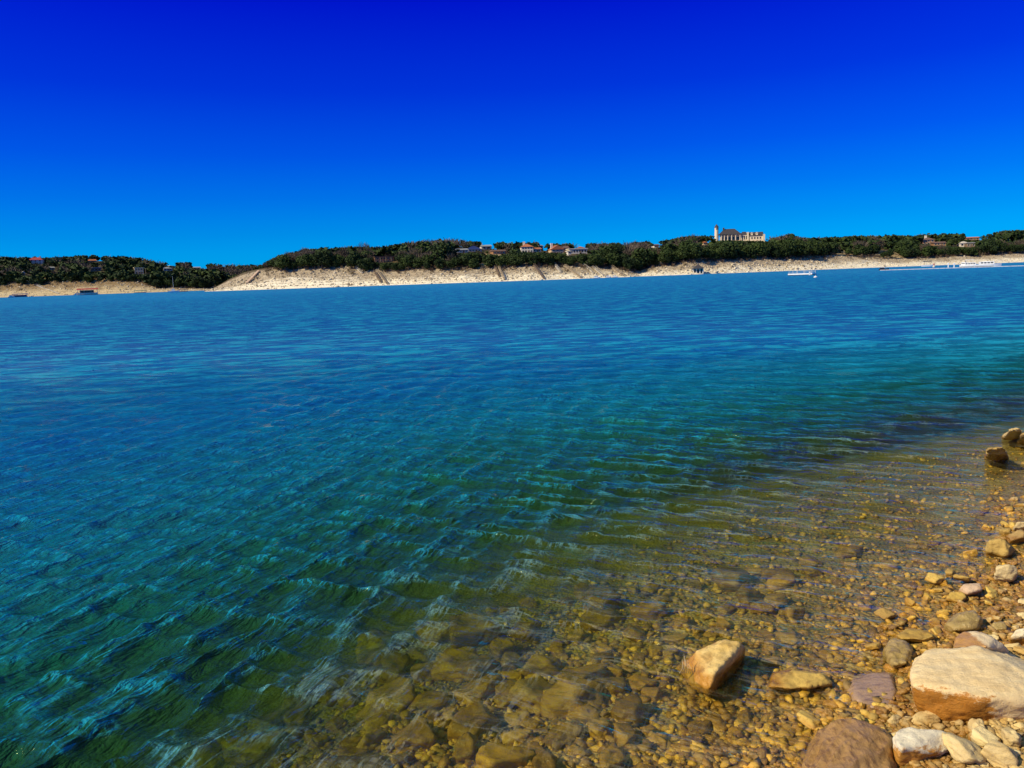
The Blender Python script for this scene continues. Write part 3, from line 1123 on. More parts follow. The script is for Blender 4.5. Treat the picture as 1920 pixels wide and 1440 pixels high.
M_GOLDBED = stone_mat('sunken_gravel', (.92, .62, .10), (.50, .29, .045), (.16, .08, .012), (.95, .78, .45), level=.02, vary=.9)
scatter_gravel('beach_gravel', 4000, sel_beach, M_STONE, .016, .06, 5, 'loose pale gravel between the beach stones', 2)
scatter_gravel('lakebed_gravel', 11000, sel_bed, M_GOLDBED, .018, .10, 9, 'golden gravel under the clear shallow water')

def sel_upper(x, y, r_):
    s = shore_dist(x, y)
    inside = np.array([0 < project((a, b, .1))[0] < 1930 and project((a, b, .1))[1] < 1450 if b > 1.0 else False for a, b in zip(x, y)])
    return (s < .1) & (s > -4.2) & ~inside


scatter_gravel('upper_beach_gravel', 6500, sel_upper, M_STONE, .03, .09, 15, 'loose gravel higher up the beach beyond the waterline stones', 1, (-2.5, 9.0, .6, 11.0))

# pale twigs caught on the left side of the wedge rock
tw = thing('driftwood_twig', 'bundle of thin pale twigs caught on the wedge rock', 'twig', spot(1288, 1262, .02))
for k in range(7):
    a = R(60 + k * 13)
    L = random.uniform(.06, .12)
    mb = MB()
    mb.tube([(0.012 * k - .04, 0, 0), (.012 * k - .04 + .3 * L * math.cos(a), -.02, .5 * L), (.012 * k - .04 + .5 * L * math.cos(a), .015, .95 * L)], [.0022, .0018, .0008], 5)
    mb.build('twig', plain('bleached_twig', (.50, .40, .22)), tw)

# ------------------------------------------------------------------ trees of the far shore
def leaf_mat(name, a, b, c):
    t = NT(name)
    oi = t.n('ObjectInfo')
    g = t.n('NewGeometry')
    tn = t.math('FRACT', t.math('ADD', oi.outputs['Random'], t.attr('tone')))
    col = t.mix(tn, a, b)
    col = t.mix(t.maprange(t.noise(g.outputs['Position'], .55, 3), .45, .68), col, c)
    return t.done(t.principled(col, .75, None, .25))


M_JUN = leaf_mat('juniper_foliage', (.014, .028, .007), (.052, .080, .015), (.028, .055, .010))
M_BARE = leaf_mat('bare_twigs', (.095, .075, .055), (.16, .125, .09), (.075, .06, .045))
M_BARK = plain('bark', (.10, .07, .05), .9)


def crown_mesh(kind, seed, n, leaf, name='crown'):
    r_ = np.random.default_rng(seed)
    lobes = []
    k = r_.integers(7, 11)
    for i in range(k):
        a = r_.uniform(0, 6.28)
        rad = r_.uniform(.0, .30) if i else 0
        z = r_.uniform(.34, .80)
        lobes.append((rad * math.cos(a), rad * math.sin(a), z, r_.uniform(.16, .27) * (1.05 - .35 * abs(z - .5))))
    L = np.array(lobes)
    pick = r_.integers(0, k, n)
    d = r_.normal(size=(n, 3))
    d /= np.linalg.norm(d, axis=1)[:, None]
    rad = L[pick, 3] * r_.uniform(.55, 1.08, n) ** .6
    c = L[pick, :3] + d * rad[:, None] * np.array([1.05, 1.05, .85])
    c[:, 2] = np.clip(c[:, 2], .12, 1.0)
    V, F = [], []
    t1 = r_.normal(size=(n, 3))
    t1 /= np.linalg.norm(t1, axis=1)[:, None]
    t2 = np.cross(t1, d + r_.normal(size=(n, 3)) * .4)
    t2 /= np.linalg.norm(t2, axis=1)[:, None] + 1e-6
    if kind == 'bare':
        t1 = d + np.array([0, 0, .7]) + r_.normal(size=(n, 3)) * .35
        t1 /= np.linalg.norm(t1, axis=1)[:, None]
        t2 = np.cross(t1, r_.normal(size=(n, 3)))
        t2 /= np.linalg.norm(t2, axis=1)[:, None] + 1e-6
        l1, l2 = leaf * 2.2 * r_.uniform(.6, 1.3, n), leaf * .16 * r_.uniform(.6, 1.4, n)
    else:
        l1, l2 = leaf * r_.uniform(.6, 1.3, n), leaf * r_.uniform(.5, 1.0, n)
    a = c - t1 * l1[:, None] - t2 * l2[:, None]
    b = c + t1 * l1[:, None] - t2 * l2[:, None] * .5
    e = c + t1 * l1[:, None] * .7 + t2 * l2[:, None]
    f = c - t1 * l1[:, None] * .8 + t2 * l2[:, None] * .8
    v = np.stack([a, b, e, f], 1).reshape(-1, 3)
    return v, np.arange(n * 4).reshape(-1, 4)


def trunk_mesh(seed, bare):
    r_ = random.Random(seed)
    mb = MB()
    top = .62 if bare else .5
    mb.tube([(0, 0, -.12), (.01, 0, .15), (r_.uniform(-.03, .03), r_.uniform(-.03, .03), top * .6), (r_.uniform(-.05, .05), 0, top)],
            [.035, .028, .02, .008], 6)
    for k in range(7 if bare else 4):
        a = r_.uniform(0, 6.28)
        z0 = r_.uniform(.15, top * .8)
        l = r_.uniform(.18, .34)
        mb.tube([(0, 0, z0), (math.cos(a) * l * .5, math.sin(a) * l * .5, z0 + l * .55), (math.cos(a) * l, math.sin(a) * l, z0 + l * 1.05)], [.013, .009, .003], 4)
    return mb


TREE = {'juniper': [], 'bare': []}
for k in range(6):
    v, f = crown_mesh('juniper', 500 + k, 1000, .043)
    TREE['juniper'].append((trunk_mesh(k, False).mesh('trunk', M_BARK), mesh_np('crown', v, f, M_JUN)))
for k in range(5):
    v, f = crown_mesh('bare', 600 + k, 520, .05)
    TREE['bare'].append((trunk_mesh(40 + k, True).mesh('trunk', M_BARE), mesh_np('crown', v, f, M_BARE)))


def plant_tree(kind, p, h, label, group, wide=1.0, name=None):
    t_, c_ = random.choice(TREE[kind])
    o = thing(name or ('juniper_tree' if kind == 'juniper' else 'bare_tree'), label, 'tree', p, random.uniform(0, 6.28), group)
    o.scale = (h * wide, h * wide, h)
    link('trunk', t_, o)
    link('crown', c_, o)
    return o


# ------------------------------------------------------------------ houses
W = plain('white_stucco', (.74, .68, .55), .8, .15)
CREAM = plain('cream_stucco', (.80, .66, .40), .8, .15)
STONEW = plain('tan_stone_wall', (.62, .45, .27), .85, .3, .8)
BROWNW = plain('brown_timber_wall', (.36, .19, .09), .8, .3)
RUST = plain('rust_brick', (.42, .18, .08), .85, .3)
TERRA = plain('terracotta_roof', (.48, .17, .07), .8, .3, .9)
REDR = plain('red_roof', (.42, .06, .045), .7, .25)
SLATE = plain('dark_slate_roof', (.060, .052, .055), .7, .3)
BROWNR = plain('brown_shingle_roof', (.17, .10, .075), .8, .3)
BLUER = plain('blue_metal_roof', (.025, .04, .16), .4, .2)
GREYR = plain('grey_metal_roof', (.36, .37, .36), .5, .2)
GREENR = plain('grey_green_roof', (.17, .21, .18), .6, .2)
GLASS = plain('dark_window_glass', (.02, .025, .03), .12, .1)
CONC = plain('concrete', (.60, .54, .44), .85, .25, .6)
PINKC = plain('pinkish_concrete', (.62, .44, .31), .85, .2, .6)
WOOD = plain('weathered_wood', (.44, .34, .22), .85, .3)
DKWOOD = plain('dark_wood', (.24, .17, .11), .85, .3)
WHITE = plain('white_gelcoat', (.85, .85, .82), .3, .06)
DARK = plain('dark_hull', (.015, .018, .03), .4, .2)
NAVY = plain('navy_canvas', (.012, .025, .16), .6, .2)
TEAL = plain('blue_grey_sheet', (.07, .13, .17), .5, .2)
GREEND = plain('faded_green_dock', (.12, .18, .10), .7, .3)
STEEL = plain('galvanised_steel', (.55, .57, .58), .4, .15)

CLEAR = []          # places trees keep clear of, as seen: column range, rows, distance


def face_cam(p):
    return math.atan2(-p.x, p.y)


def windows(root, w, y, z0, floors, fh, n, ww=1.1, wh=1.4):
    for fl in range(floors):
        for k in range(n):
            x = -w / 2 + w * (k + .5) / n
            z = z0 + fl * fh + fh * .35
            f = MB().box(x - ww / 2 - .12, x + ww / 2 + .12, y - .06, y + .05, z - .12, z + wh + .12).build('window', W, root)
            MB().box(x - ww / 2, x + ww / 2, y - .09, y - .063, z, z + wh).build('pane', GLASS, f)


def house(label, px0, px1, ytop, ybase, wall, roof, style='gable', left=False, floors=1, depth=8.0, yaw=.25, nw=3, chimney=None, deck=False, roof_part=.36, name='house', yclear=6):
    cx = (px0 + px1) / 2
    p, a = land_at(cx, ybase, left)
    w = (px1 - px0) / FPX * p.y * 1.02
    H = (ybase - ytop) / FPX * p.y
    H = max(H, 2.6)
    rh = H * roof_part
    wh = H - rh
    root = thing(name, label, 'house', p, face_cam(p) + yaw)
    d = depth
    ov = .5
    MB().box(-w / 2, w / 2, 0, d, -2.5, wh).build('wall', wall, root)
    mb = MB()
    if style == 'gable':
        mb.gable(-w / 2 - ov, w / 2 + ov, -ov, d + ov, wh + .01, rh)
    elif style == 'front':
        mb.cross_gable(-w / 2 - ov, w / 2 + ov, -ov, d + ov, wh + .01, rh)
    elif style == 'hip':
        mb.hip(-w / 2 - ov, w / 2 + ov, -ov, d + ov, wh + .01, rh)
    else:
        mb.box(-w / 2 - ov, w / 2 + ov, -ov, d + ov, wh + .01, wh + max(.5, rh))
    rf = mb.build('roof', roof, root)
    if chimney is not None:
        MB().box(w * chimney - .7, w * chimney + .7, d * .4, d * .4 + 1.2, wh * .9, H + 1.3).build('chimney', W, rf)
    fh = wh / floors
    windows(root, w * .92, 0, 0, floors, fh, nw, min(1.4, w / nw * .5), fh * .45)
    MB().box(-.55 + w * .12, .55 + w * .12, -.10, .02, .02, min(2.1, fh * .8)).build('door', DKWOOD, root)
    if deck:
        MB().box(-w / 2 - 1, w / 2 + 1, -3.2, -.02, -.35, -.05).build('deck', WOOD, root)
        for k in range(5):
            x = -w / 2 - .8 + (w + 1.6) * k / 4
            MB().box(x - .12, x + .12, -3.1, -2.86, -3.2, wh * .95).build('post', WOOD, root)
    CLEAR.append((px0 - 3, px1 + 3, ytop - 1, ybase + yclear * .3, p.y + 6))
    return root


# left shore
house('white house with a red roof high on the left hill', 62, 85, 483, 496, W, REDR, 'hip', True, 2, nw=3, chimney=.3, yaw=-.2)
house('long orange roof showing among trees right of the red roofed house', 170, 186, 486, 491, BROWNW, TERRA, 'gable', True, nw=4, roof_part=.6)
house('low grey shed under trees in the middle of the left hill', 176, 193, 502, 509, GREENR, GREYR, 'flat', True, roof_part=.15)
house('two storey cream house on the edge of the left bank', 257, 272, 502, 515, CREAM, CREAM, 'flat', True, 2, nw=3, roof_part=.08, deck=True)
house('white house near the gap between the left hill and the bluff', 311, 326, 501, 508, W, GREYR, 'hip', True, nw=3)
house('small white gabled house just above another white house on the left hill', 319, 328, 493, 498, W, W, 'front', True, nw=2)
house('grey white house farthest right on the left hill', 367, 379, 497, 502, W, GREYR, 'gable', True, nw=3)
house('small white cabin above the gangway on the left shore', 46, 51, 509, 517, W, W, 'front', True, nw=1, depth=5)
house('pale cottage half hidden below the red roofed house', 98, 107, 500, 506, W, GREYR, 'gable', True, nw=2, depth=6)
# the bluff
house('dark red brown timber pavilion with open deck above the double stair', 706, 741, 481, 493, RUST, BROWNR, 'flat', False, 2, nw=5, deck=True, roof_part=.12)
house('low pale house left of the blue roof', 858, 880, 466, 474, W, GREYR, 'gable', nw=4)
house('house under a deep blue metal roof on the bluff', 880, 905, 461, 472, W, BLUER, 'hip', nw=4, roof_part=.62)
house('white gable end with grey roof right of the blue roof', 905, 924, 458, 467, W, GREYR, 'gable', nw=2, chimney=-.4)
house('low brown house under trees between blue roof and villa', 926, 950, 468, 477, BROWNW, BROWNR, 'gable', nw=4)
house('white villa with terracotta hip roof on the bluff', 979, 1001, 457, 474, W, TERRA, 'hip', False, 2, nw=4, chimney=-.2, yaw=.1)
house('long low red roofed wing right of the white villa', 1001, 1016, 464, 473, W, TERRA, 'gable', nw=3)
house('slim white tower house right of the villa', 1013, 1020, 458, 468, W, W, 'front', False, 2, nw=1, depth=5, roof_part=.2)
house('tan brick house with steep brown gable in the middle of the bluff', 1035, 1058, 460, 476, STONEW, TERRA, 'front', False, 2, nw=3, roof_part=.5, chimney=-.35)
house('dark red house leaning against the tan gable house', 1055, 1068, 461, 474, RUST, BROWNR, 'gable', False, 2, nw=3)
house('white flat terraced house with a small orange roof', 1069, 1102, 466, 476, W, W, 'flat', False, 1, nw=6, roof_part=.14)
house('small white house with orange roof behind the flat terraced house', 1086, 1097, 458, 467, W, TERRA, 'hip', nw=2)
house('narrow white lookout building below the flat terraced house', 1066, 1072, 471, 481, W, W, 'flat', False, 2, nw=1, depth=4, roof_part=.1)
# mansion hill and right
house('small white house in the trees left of the mansion hill', 1227, 1236, 459, 464, W, BROWNR, 'gable', nw=2)
house('tiny pale house in the woods below the round tower', 1319, 1326, 453, 460, STONEW, TERRA, 'front', nw=1, depth=5)
house('brown house with pale chimney front on the right hill', 1730, 1750, 445, 459, BROWNW, BROWNR, 'hip', False, 2, nw=3, chimney=-.15)
house('low brown wing right of the chimney house on the right hill', 1751, 1771, 453, 461, BROWNW, BROWNR, 'gable', nw=4)
house('white gabled house on the right hill', 1800, 1813, 453, 463, W, W, 'front', nw=2, roof_part=.35)
house('dark glazed wing joined right of the white gabled house', 1813, 1826, 455, 464, DKWOOD, GREYR, 'flat', nw=3, roof_part=.12)
house('long rust roofed house high on the right hill', 1811, 1833, 444, 449, BROWNW, TERRA, 'gable', nw=4)

# the hilltop mansion
MANS = plain('warm_limestone_wall', (.78, .67, .47), .8, .15)
mp, _a = land_at(1392, 449)
k_ = mp.y / FPX
mr = thing('mansion', 'large hilltop mansion with dark hip roof, white arcade and dormered wing', 'mansion', at(1392, 450, mp.y), face_cam(mp) + .1)


def X_(px):
    return (px - 1392) * k_


def Z_(py):
    return (450 - py) * k_


MB().box(X_(1354), X_(1389), 2.2, 13, -4, Z_(438.6)).build('main_wall', MANS, mr)
rf = MB().hip(X_(1350), X_(1390), -.6, 14, Z_(438.5), Z_(428) - Z_(438.5), 4.2).build('main_roof', SLATE, mr)
MB().box(X_(1358), X_(1361), 5, 6.2, Z_(433), Z_(425.5)).build('chimney', SLATE, rf)
for i, px in enumerate((1354.5, 1360, 1366, 1373, 1380, 1388)):
    MB().lathe((X_(px), .3, 0), [(.42, -.2), (.34, .15), (.30, Z_(440.6)), (.44, Z_(440)), (.44, Z_(439))], 10).build('column', MANS, mr)
    if i < 5:
        nx = (1360, 1366, 1373, 1380, 1388)[i]
        x0, x1 = X_(px) + .3, X_(nx) - .3
        mb = MB()
        n = 8
        zt, zs = Z_(439.1), Z_(441.8)
        arc = [((x0 + x1) / 2 - (x1 - x0) / 2 * math.cos(math.pi * q / n), zs + (zt - zs - .15) * math.sin(math.pi * q / n)) for q in range(n + 1)]
        for q in range(n):
            (xa, za), (xb, zb_) = arc[q], arc[q + 1]
            mb.add([(xa, .1, za), (xb, .1, zb_), (xb, .1, zt), (xa, .1, zt), (xa, .5, za), (xb, .5, zb_), (xb, .5, zt), (xa, .5, zt)],
                   [(0, 1, 2, 3), (7, 6, 5, 4), (1, 0, 4, 5), (3, 2, 6, 7)])
        mb.build('arch', MANS, mr)
        MB().box(x0 + .25, x1 - .25, 2.1, 2.195, .1, Z_(443.5)).build('window', GLASS, mr)
MB().box(X_(1353), X_(1392), -.2, 2.2, -3.5, -.02).build('terrace', STONEW, mr)
MB().box(X_(1390), X_(1402), 1.5, 11, -3, Z_(440)).build('link_wall', MANS, mr)
MB().hip(X_(1389.5), X_(1403), 1, 11.5, Z_(439.9), Z_(434.5) - Z_(440), 1.5).build('link_roof', SLATE, mr)
for px in (1392.5, 1396, 1399.5):
    f = MB().box(X_(px) - .5, X_(px) + .5, 1.42, 1.55, .3, Z_(442)).build('window', MANS, mr)
    MB().box(X_(px) - .36, X_(px) + .36, 1.36, 1.415, .42, Z_(442.4)).build('pane', GLASS, f)
MB().box(X_(1400.5), X_(1403.5), .2, 9, -2, Z_(436)).build('gable_wall', MANS, mr)
MB().box(X_(1405), X_(1429), .5, 10, -3, Z_(443)).build('wing_wall', MANS, mr)
wr_ = MB().gable(X_(1403.6), X_(1430), 0, 10.5, Z_(442.9), Z_(436) - Z_(443)).build('wing_roof', SLATE, mr)
for px in (1409, 1418):
    mb = MB().box(X_(px) - .75, X_(px) + .75, .6, 4, Z_(442), Z_(438.4))
    mb.cross_gable(X_(px) - .95, X_(px) + .95, .4, 4.2, Z_(438.3), .7)
    d_ = mb.build('dormer', MANS, wr_)
for px in (1409, 1414, 1419, 1424):
    f = MB().box(X_(px) - .55, X_(px) + .55, .42, .55, .4, 1.9).build('window', MANS, mr)
    MB().box(X_(px) - .4, X_(px) + .4, .36, .415, .52, 1.78).build('pane', GLASS, f)
MB().box(X_(1428.5), X_(1432), -.3, 8, -3, Z_(441)).build('end_wall', MANS, mr)
MB().box(X_(1386), X_(1404), -3.2, -.25, -5, -1.0).build('retaining_wall', MANS, mr)
MB().box(X_(1404), X_(1420), -2.4, .4, -4.5, -.9).build('stone_terrace', STONEW, mr)
CLEAR.append((1350, 1437, 424, 459, mp.y + 10))
tp = at(1343.5, 442, mp.y + 6)
tw_ = thing('round_tower', 'round white tower with a dark cone cap beside the mansion', 'tower', tp, 0)
kk = tp.y / FPX
MB().lathe((0, 0, 0), [(3.7 * kk, -6), (3.6 * kk, 0), (3.3 * kk, 14.5 * kk)], 18).build('shaft', MANS, tw_)
cp = MB().lathe((0, 0, 14.6 * kk), [(3.9 * kk, 0), (3.7 * kk, 1.6 * kk), (2.2 * kk, 3.8 * kk), (.15, 6.2 * kk)], 18).build('cap', SLATE, tw_)
for a in (-2.0, -1.35, -.8):
    x, y = 3.33 * kk * math.cos(a), 3.33 * kk * math.sin(a)
    MB().bar((x, y, 11.4 * kk), (x, y, 13.2 * kk), .5).build('window', GLASS, tw_)
CLEAR.append((1337, 1350, 415, 440, tp.y + 4))

# ------------------------------------------------------------------ stairs and ramps down the bank
def stairway(label, p0, p1, mat, w=1.6, left=False, rails=True, ramp=False, name='stairway'):
    a, _ = land_at(p0[0], p0[1], left)
    b, _ = land_at(p1[0], p1[1], left)
    root = thing(name, label, 'ramp' if ramp else 'stairway', b)
    w *= .55
    A, B = a - b + Vector((0, 0, .9)), Vector((0, 0, .5))
    d = (A - B)
    u = Vector((d.y, -d.x, 0)).normalized()
    if ramp:
        MB().bar(B, A, w, .5).build('slab', mat, root)
        return root
    for s in (-1, 1):
        MB().bar(B + u * (s * w / 2), A + u * (s * w / 2), .22, .35).build('stringer', mat, root)
        if rails:
            MB().bar(B + u * (s * w / 2) + Vector((0, 0, 1.0)), A + u * (s * w / 2) + Vector((0, 0, 1.0)), .1).build('handrail', mat, root)
    n = max(8, int(d.length / .9))
    mb = MB()
    for i in range(n):
        c = B + d * ((i + .5) / n) + Vector((0, 0, .22))
        mb.bar(c - u * (w / 2 - .12), c + u * (w / 2 - .12), .34, .08)
    o = mb.build('steps', mat, root)
    o['kind'] = 'stuff'
    for i in range(0, n + 1, max(3, n // 6)):
        c = B + d * (i / n)
        MB().box(c.x - .1, c.x + .1, c.y - .1, c.y + .1, c.z - 2.2, c.z).build('post', mat, root)
    return root


stairway('wide pinkish concrete ramp near the tip of the bluff', (487, 511), (463, 532), PINKC, 2.6, ramp=True, name='concrete_ramp')
stairway('short pale stair high on the bank right of the concrete ramp', (668, 504), (680, 514), CONC, 1.4)
stairway('dark timber stair, left one of the pair under the timber pavilion', (703, 513), (714, 532), DKWOOD, 1.6)
stairway('weathered timber stair, right one of the pair under the timber pavilion', (709, 511), (726, 534), WOOD, 1.6)
stairway('thin grey stair on the bank below the blue roof', (927, 499), (936, 520), DKWOOD, 1.2)
stairway('pale thin stair right of the thin grey stair', (935, 503), (946, 526), WOOD, 1.2)
stairway('dark straight stair below the white villa', (1002, 501), (1020, 524), DKWOOD, 1.5)
stairway('faint pale stair high on the bank below the tan gable house', (1040, 499), (1052, 513), CONC, 1.2)
stairway('long brown stair running to the water below the flat terraced house', (1060, 502), (1089, 522), WOOD, 1.5)
stairway('widest pale concrete stair on the bank, ending beside moored boats', (1100, 493), (1133, 519), CONC, 2.4)
stairway('timber stair beside the cove with the blue roofed dock', (1143, 500), (1167, 518), WOOD, 1.8)
stairway('narrow pale stair left of the widest concrete stair', (1092, 498), (1110, 511), CONC, 1.1)
stairway('long pale gangway sloping down the left bank', (45, 524), (84, 542), CONC, 1.8, left=True)
stairway('thin rail track from the gangway down to the water', (84, 542), (110, 551), CONC, 1.0, left=True, rails=False)

# ------------------------------------------------------------------ boats and docks
def hull(mb_name, L, B, H, mat, parent, z0=-.25):
    mb = MB()
    st = 9
    rows = []
    for i in range(st):
        a = i / (st - 1)
        w = B / 2 * (1 - max(0, (a - .55) / .45) ** 2.2) * (.9 + .1 * min(1, a * 4))
        sheer = H * (1 + .28 * a * a)
        x = -L / 2 + L * a
        rows.append([(x, -w, z0 + sheer), (x * .98, -w * .82, z0 + .1 * H), (x * .96, 0, z0), (x * .98, w * .82, z0 + .1 * H), (x, w, z0 + sheer)])
    v = [p for r in rows for p in r]
    f = []
    for i in range(st - 1):
        for j in range(4):
            f.append((i * 5 + j, (i + 1) * 5 + j, (i + 1) * 5 + j + 1, i * 5 + j + 1))
        f.append((i * 5 + 4, (i + 1) * 5 + 4, (i + 1) * 5, i * 5))
    f.append((0, 1, 2, 3, 4))
    mb.add(v, f)
    return mb.build(mb_name, mat, parent)


def cruiser(label, px0, px1, py, H, name='cabin_cruiser', rz=0.0, decks=1):
    p = spot((px0 + px1) / 2, py)
    L = (px1 - px0) / FPX * p.y
    r = thing(name, label, 'boat', p, face_cam(p) + rz)
    hull('hull', L, L * .3, H * .38, WHITE, r)
    MB().box(-L * .499, L * .2, -L * .152, -L * .1505, H * .03, H * .09).build('waterline_stripe', DARK, r)
    MB().box(-L * .32, L * .22, -L * .115, L * .115, H * .10, H * .62).build('cabin', WHITE, r)
    for k in range(4):
        x = -L * .27 + k * L * .12
        MB().box(x, x + L * .085, -L * .119, -L * .1155, H * .42, H * .56).build('window', GLASS, r)
    if decks > 1:
        MB().box(-L * .28, L * .10, -L * .10, L * .10, H * .66, H * .70).build('flybridge', WHITE, r)
        for x in (-L * .26, L * .08):
            MB().box(x - .04, x + .04, -L * .1, -L * .1 + .08, H * .62, H).build('post', STEEL, r)
            MB().box(x - .04, x + .04, L * .1 - .08, L * .1, H * .62, H).build('post', STEEL, r)
        MB().box(-L * .3, L * .12, -L * .12, L * .12, H, H * 1.05).build('awning', WHITE, r)
    else:
        MB().box(-L * .2, L * .05, -L * .09, L * .09, H * .62, H * .66).build('cabin_top', WHITE, r)
        MB().bar((L * .12, -L * .1, H * .62), (L * .04, -L * .1, H * .85), .06).build('windscreen', GLASS, r)
    MB().tube([(L * .2, -L * .12, H * .58), (L * .38, -L * .08, H * .66), (L * .49, 0, H * .72)], .03, 5).build('bow_rail', STEEL, r)
    return r


def dock(label, px0, px1, py, H, roof, frame, name='boat_dock', D=5.0, rz=0.0, deck=CONC, roof_h=.5, floats=DARK):
    p = spot((px0 + px1) / 2, py)
    L = (px1 - px0) / FPX * p.y
    r = thing(name, label, 'dock', p, face_cam(p) + rz)
    MB().box(-L / 2, L / 2, 0, D, .18, .42).build('deck', deck, r)
    MB().box(-L / 2 + .1, L / 2 - .1, .1, D - .1, -.3, .178).build('float', floats, r)
    for x in (-L / 2 + .2, -L / 6, L / 6, L / 2 - .2):
        for y in (.2, D - .2):
            MB().box(x - .07, x + .07, y - .07, y + .07, .42, H - roof_h).build('post', frame, r)
    MB().gable(-L / 2 - .3, L / 2 + .3, -.3, D + .3, H - roof_h, roof_h).build('roof', roof, r)
    return r, L


# left shore
r, L = dock('red roofed double deck houseboat moored on the left shore', 148, 182, 553, 4.6, REDR, W, 'houseboat', 6, roof_h=.9, floats=DARK, deck=W)
MB().box(-L / 2 + .3, L / 2 - .3, .4, 5.4, .43, 1.5).build('bulwark', W, r)
MB().box(-L / 2 + 1.5, L / 2 - 2.5, 1.4, 5, 1.51, 3.3).build('cabin', TEAL, r)
for k in range(4):
    x = -L / 2 + 2.2 + k * (L - 5) / 4
    MB().box(x, x + 1.6, 1.30, 1.395, 1.9, 2.9).build('window', GLASS, r)
r['category'] = 'boat'
cruiser('small white boat just left of the red roofed houseboat', 139, 149, 553, 2.2, 'motor_boat')
r, L = dock('low dock with a navy blue covered boat at the far left', 26, 50, 557, 2.6, NAVY, DKWOOD, D=5)
MB().box(-L / 2 + .5, L / 2 - .5, .5, 4, .43, 1.6).build('boat_cover', NAVY, r)
cruiser('white boat with raised bow left of the navy blue dock', 16, 27, 558, 2.6, 'motor_boat')
dock('faded green low dock on the left shore', 253, 273, 549, 2.0, GREEND, GREEND, D=5)
dock('flat grey dock left of the catamaran', 299, 316, 547, 1.5, GREYR, DKWOOD, D=5, roof_h=.25)
dock('dark low dock right of the catamaran', 336, 352, 547, 1.6, SLATE, DKWOOD, D=5, roof_h=.3)
p = spot(326, 548.5)
r = thing('catamaran', 'white catamaran with a bare mast in the left cove', 'boat', p, face_cam(p))
L = 20 / FPX * p.y
for y in (-1.3, 1.3):
    h_ = hull('hull', L, 1.0, 1.1, WHITE, r)
    h_.location.y = y
MB().box(-L * .3, L * .15, -1.2, 1.2, .7, 1.0).build('deck', WHITE, r)
MB().box(-L * .18, L * .1, -.9, .9, 1.0, 1.9).build('cabin', WHITE, r)
MB().lathe((0, 0, .9), [(.09, 0), (.05, 8.5)], 8).build('mast', STEEL, r)
MB().bar((0, 0, 2.2), (-L * .42, 0, 2.3), .12).build('boom', STEEL, r)
# bluff shore
p, _ = land_at(656, 536)
r = thing('driftwood_snag', 'dark tangled driftwood snag on the shore left of the paired stairs', 'driftwood', p)
for k in range(7):
    a = k * .9
    MB().tube([(0, 0, .1), (math.cos(a) * 1.2, math.sin(a) * .5, .5 + .25 * (k % 3)), (math.cos(a) * 2.6, math.sin(a) * .9, .5 + .6 * (k % 3))], [.22, .16, .05], 6).build('branch', DKWOOD, r)
r, L = dock('dock under a blue grey roof in the small cove', 1171, 1185, 518, 2.9, TEAL, DKWOOD, D=6, rz=.3, roof_h=.8)
MB().box(-L / 2, L / 2, 5.0, 5.1, .43, 2.1).build('back_wall', TEAL, r)
cruiser('small motor boat at the foot of the widest concrete stair', 1112, 1125, 522, 1.8, 'motor_boat')
cruiser('small white motor boat right of the widest concrete stair', 1135, 1146, 521, 1.7, 'motor_boat')
cruiser('small motor boat moored at the foot of the cove stair', 1148, 1158, 520.5, 1.6, 'motor_boat')
# the little boathouse on the shore
p, _ = land_at(1309, 514)
p.z = max(p.z, .3)
k_ = p.y / FPX
r = thing('boathouse', 'small white boathouse with dark pyramid roof below the mansion hill', 'boathouse', p, face_cam(p))
w = 19 * k_
MB().box(-w / 2, w / 2, .6, w, -1.5, .15).build('base', CONC, r)
MB().box(-w / 2 + .2, w / 2 - .2, 2.2, w - .1, .15, 2.7).build('wall', W, r)
for x in (-w / 2 + .25, -w / 6, w / 6, w / 2 - .25):
    MB().box(x - .28, x + .28, .75, 1.3, .15, 2.7).build('column', W, r)
for x in (-w / 3, 0, w / 3):
    MB().box(x - .75, x + .75, 2.1, 2.195, .2, 2.3).build('door', GLASS, r)
rf = MB().add([(-12.3 * k_, -.6, 2.7), (12.3 * k_, -.6, 2.7), (12.3 * k_, w + 1.2, 2.7), (-12.3 * k_, w + 1.2, 2.7),
               (-4 * k_, w * .33, 4.0), (4 * k_, w * .33, 4.0), (4 * k_, w * .66, 4.0), (-4 * k_, w * .66, 4.0), (0, w / 2, 5.1)],
              [(0, 1, 5, 4), (1, 2, 6, 5), (2, 3, 7, 6), (3, 0, 4, 7), (4, 5, 8), (5, 6, 8), (6, 7, 8), (7, 4, 8), (3, 2, 1, 0)]).build('roof', SLATE, r)
MB().lathe((0, w / 2, 4.9), [(.3, 0), (.22, .5), (.05, 1.0)], 8).build('finial', SLATE, rf)
# floating swim platform
p = spot(1504, 516)
k_ = p.y / FPX
r = thing('floating_platform', 'white floating platform with dark capped poles out on the water', 'platform', p, face_cam(p) - .42)
L, D = 6.2, 2.6
MB().box(-L / 2, L / 2, -D / 2, D / 2, .16, .46).build('deck', WHITE, r)
MB().box(-L / 2 + .06, L / 2 - .06, -D / 2 + .06, D / 2 - .06, -.25, .158).build('float', DARK, r)
for i, (x, y) in enumerate(((-2.9, 1.1), (-2.9, -1.1), (-1.7, 1.1), (-.9, -1.1), (.2, 1.1), (.9, -1.1), (2.0, 1.1), (2.9, -1.1), (2.9, 1.1))):
    po = MB().lathe((x, y, .46), [(.045, 0), (.04, 1.1)], 6).build('pole', STEEL, r)
    if i in (0, 2, 3, 4, 8, 7):
        MB().lathe((x, y, 1.5), [(.04, 0), (.2, .02), (.17, .12), (.03, .26)], 8).build('cap', DARK, po)
for y in (-1.1, 1.1):
    for z in (.8, 1.15):
        MB().bar((-2.9, y, z), (2.9, y, z), .035).build('rail', STEEL, r)
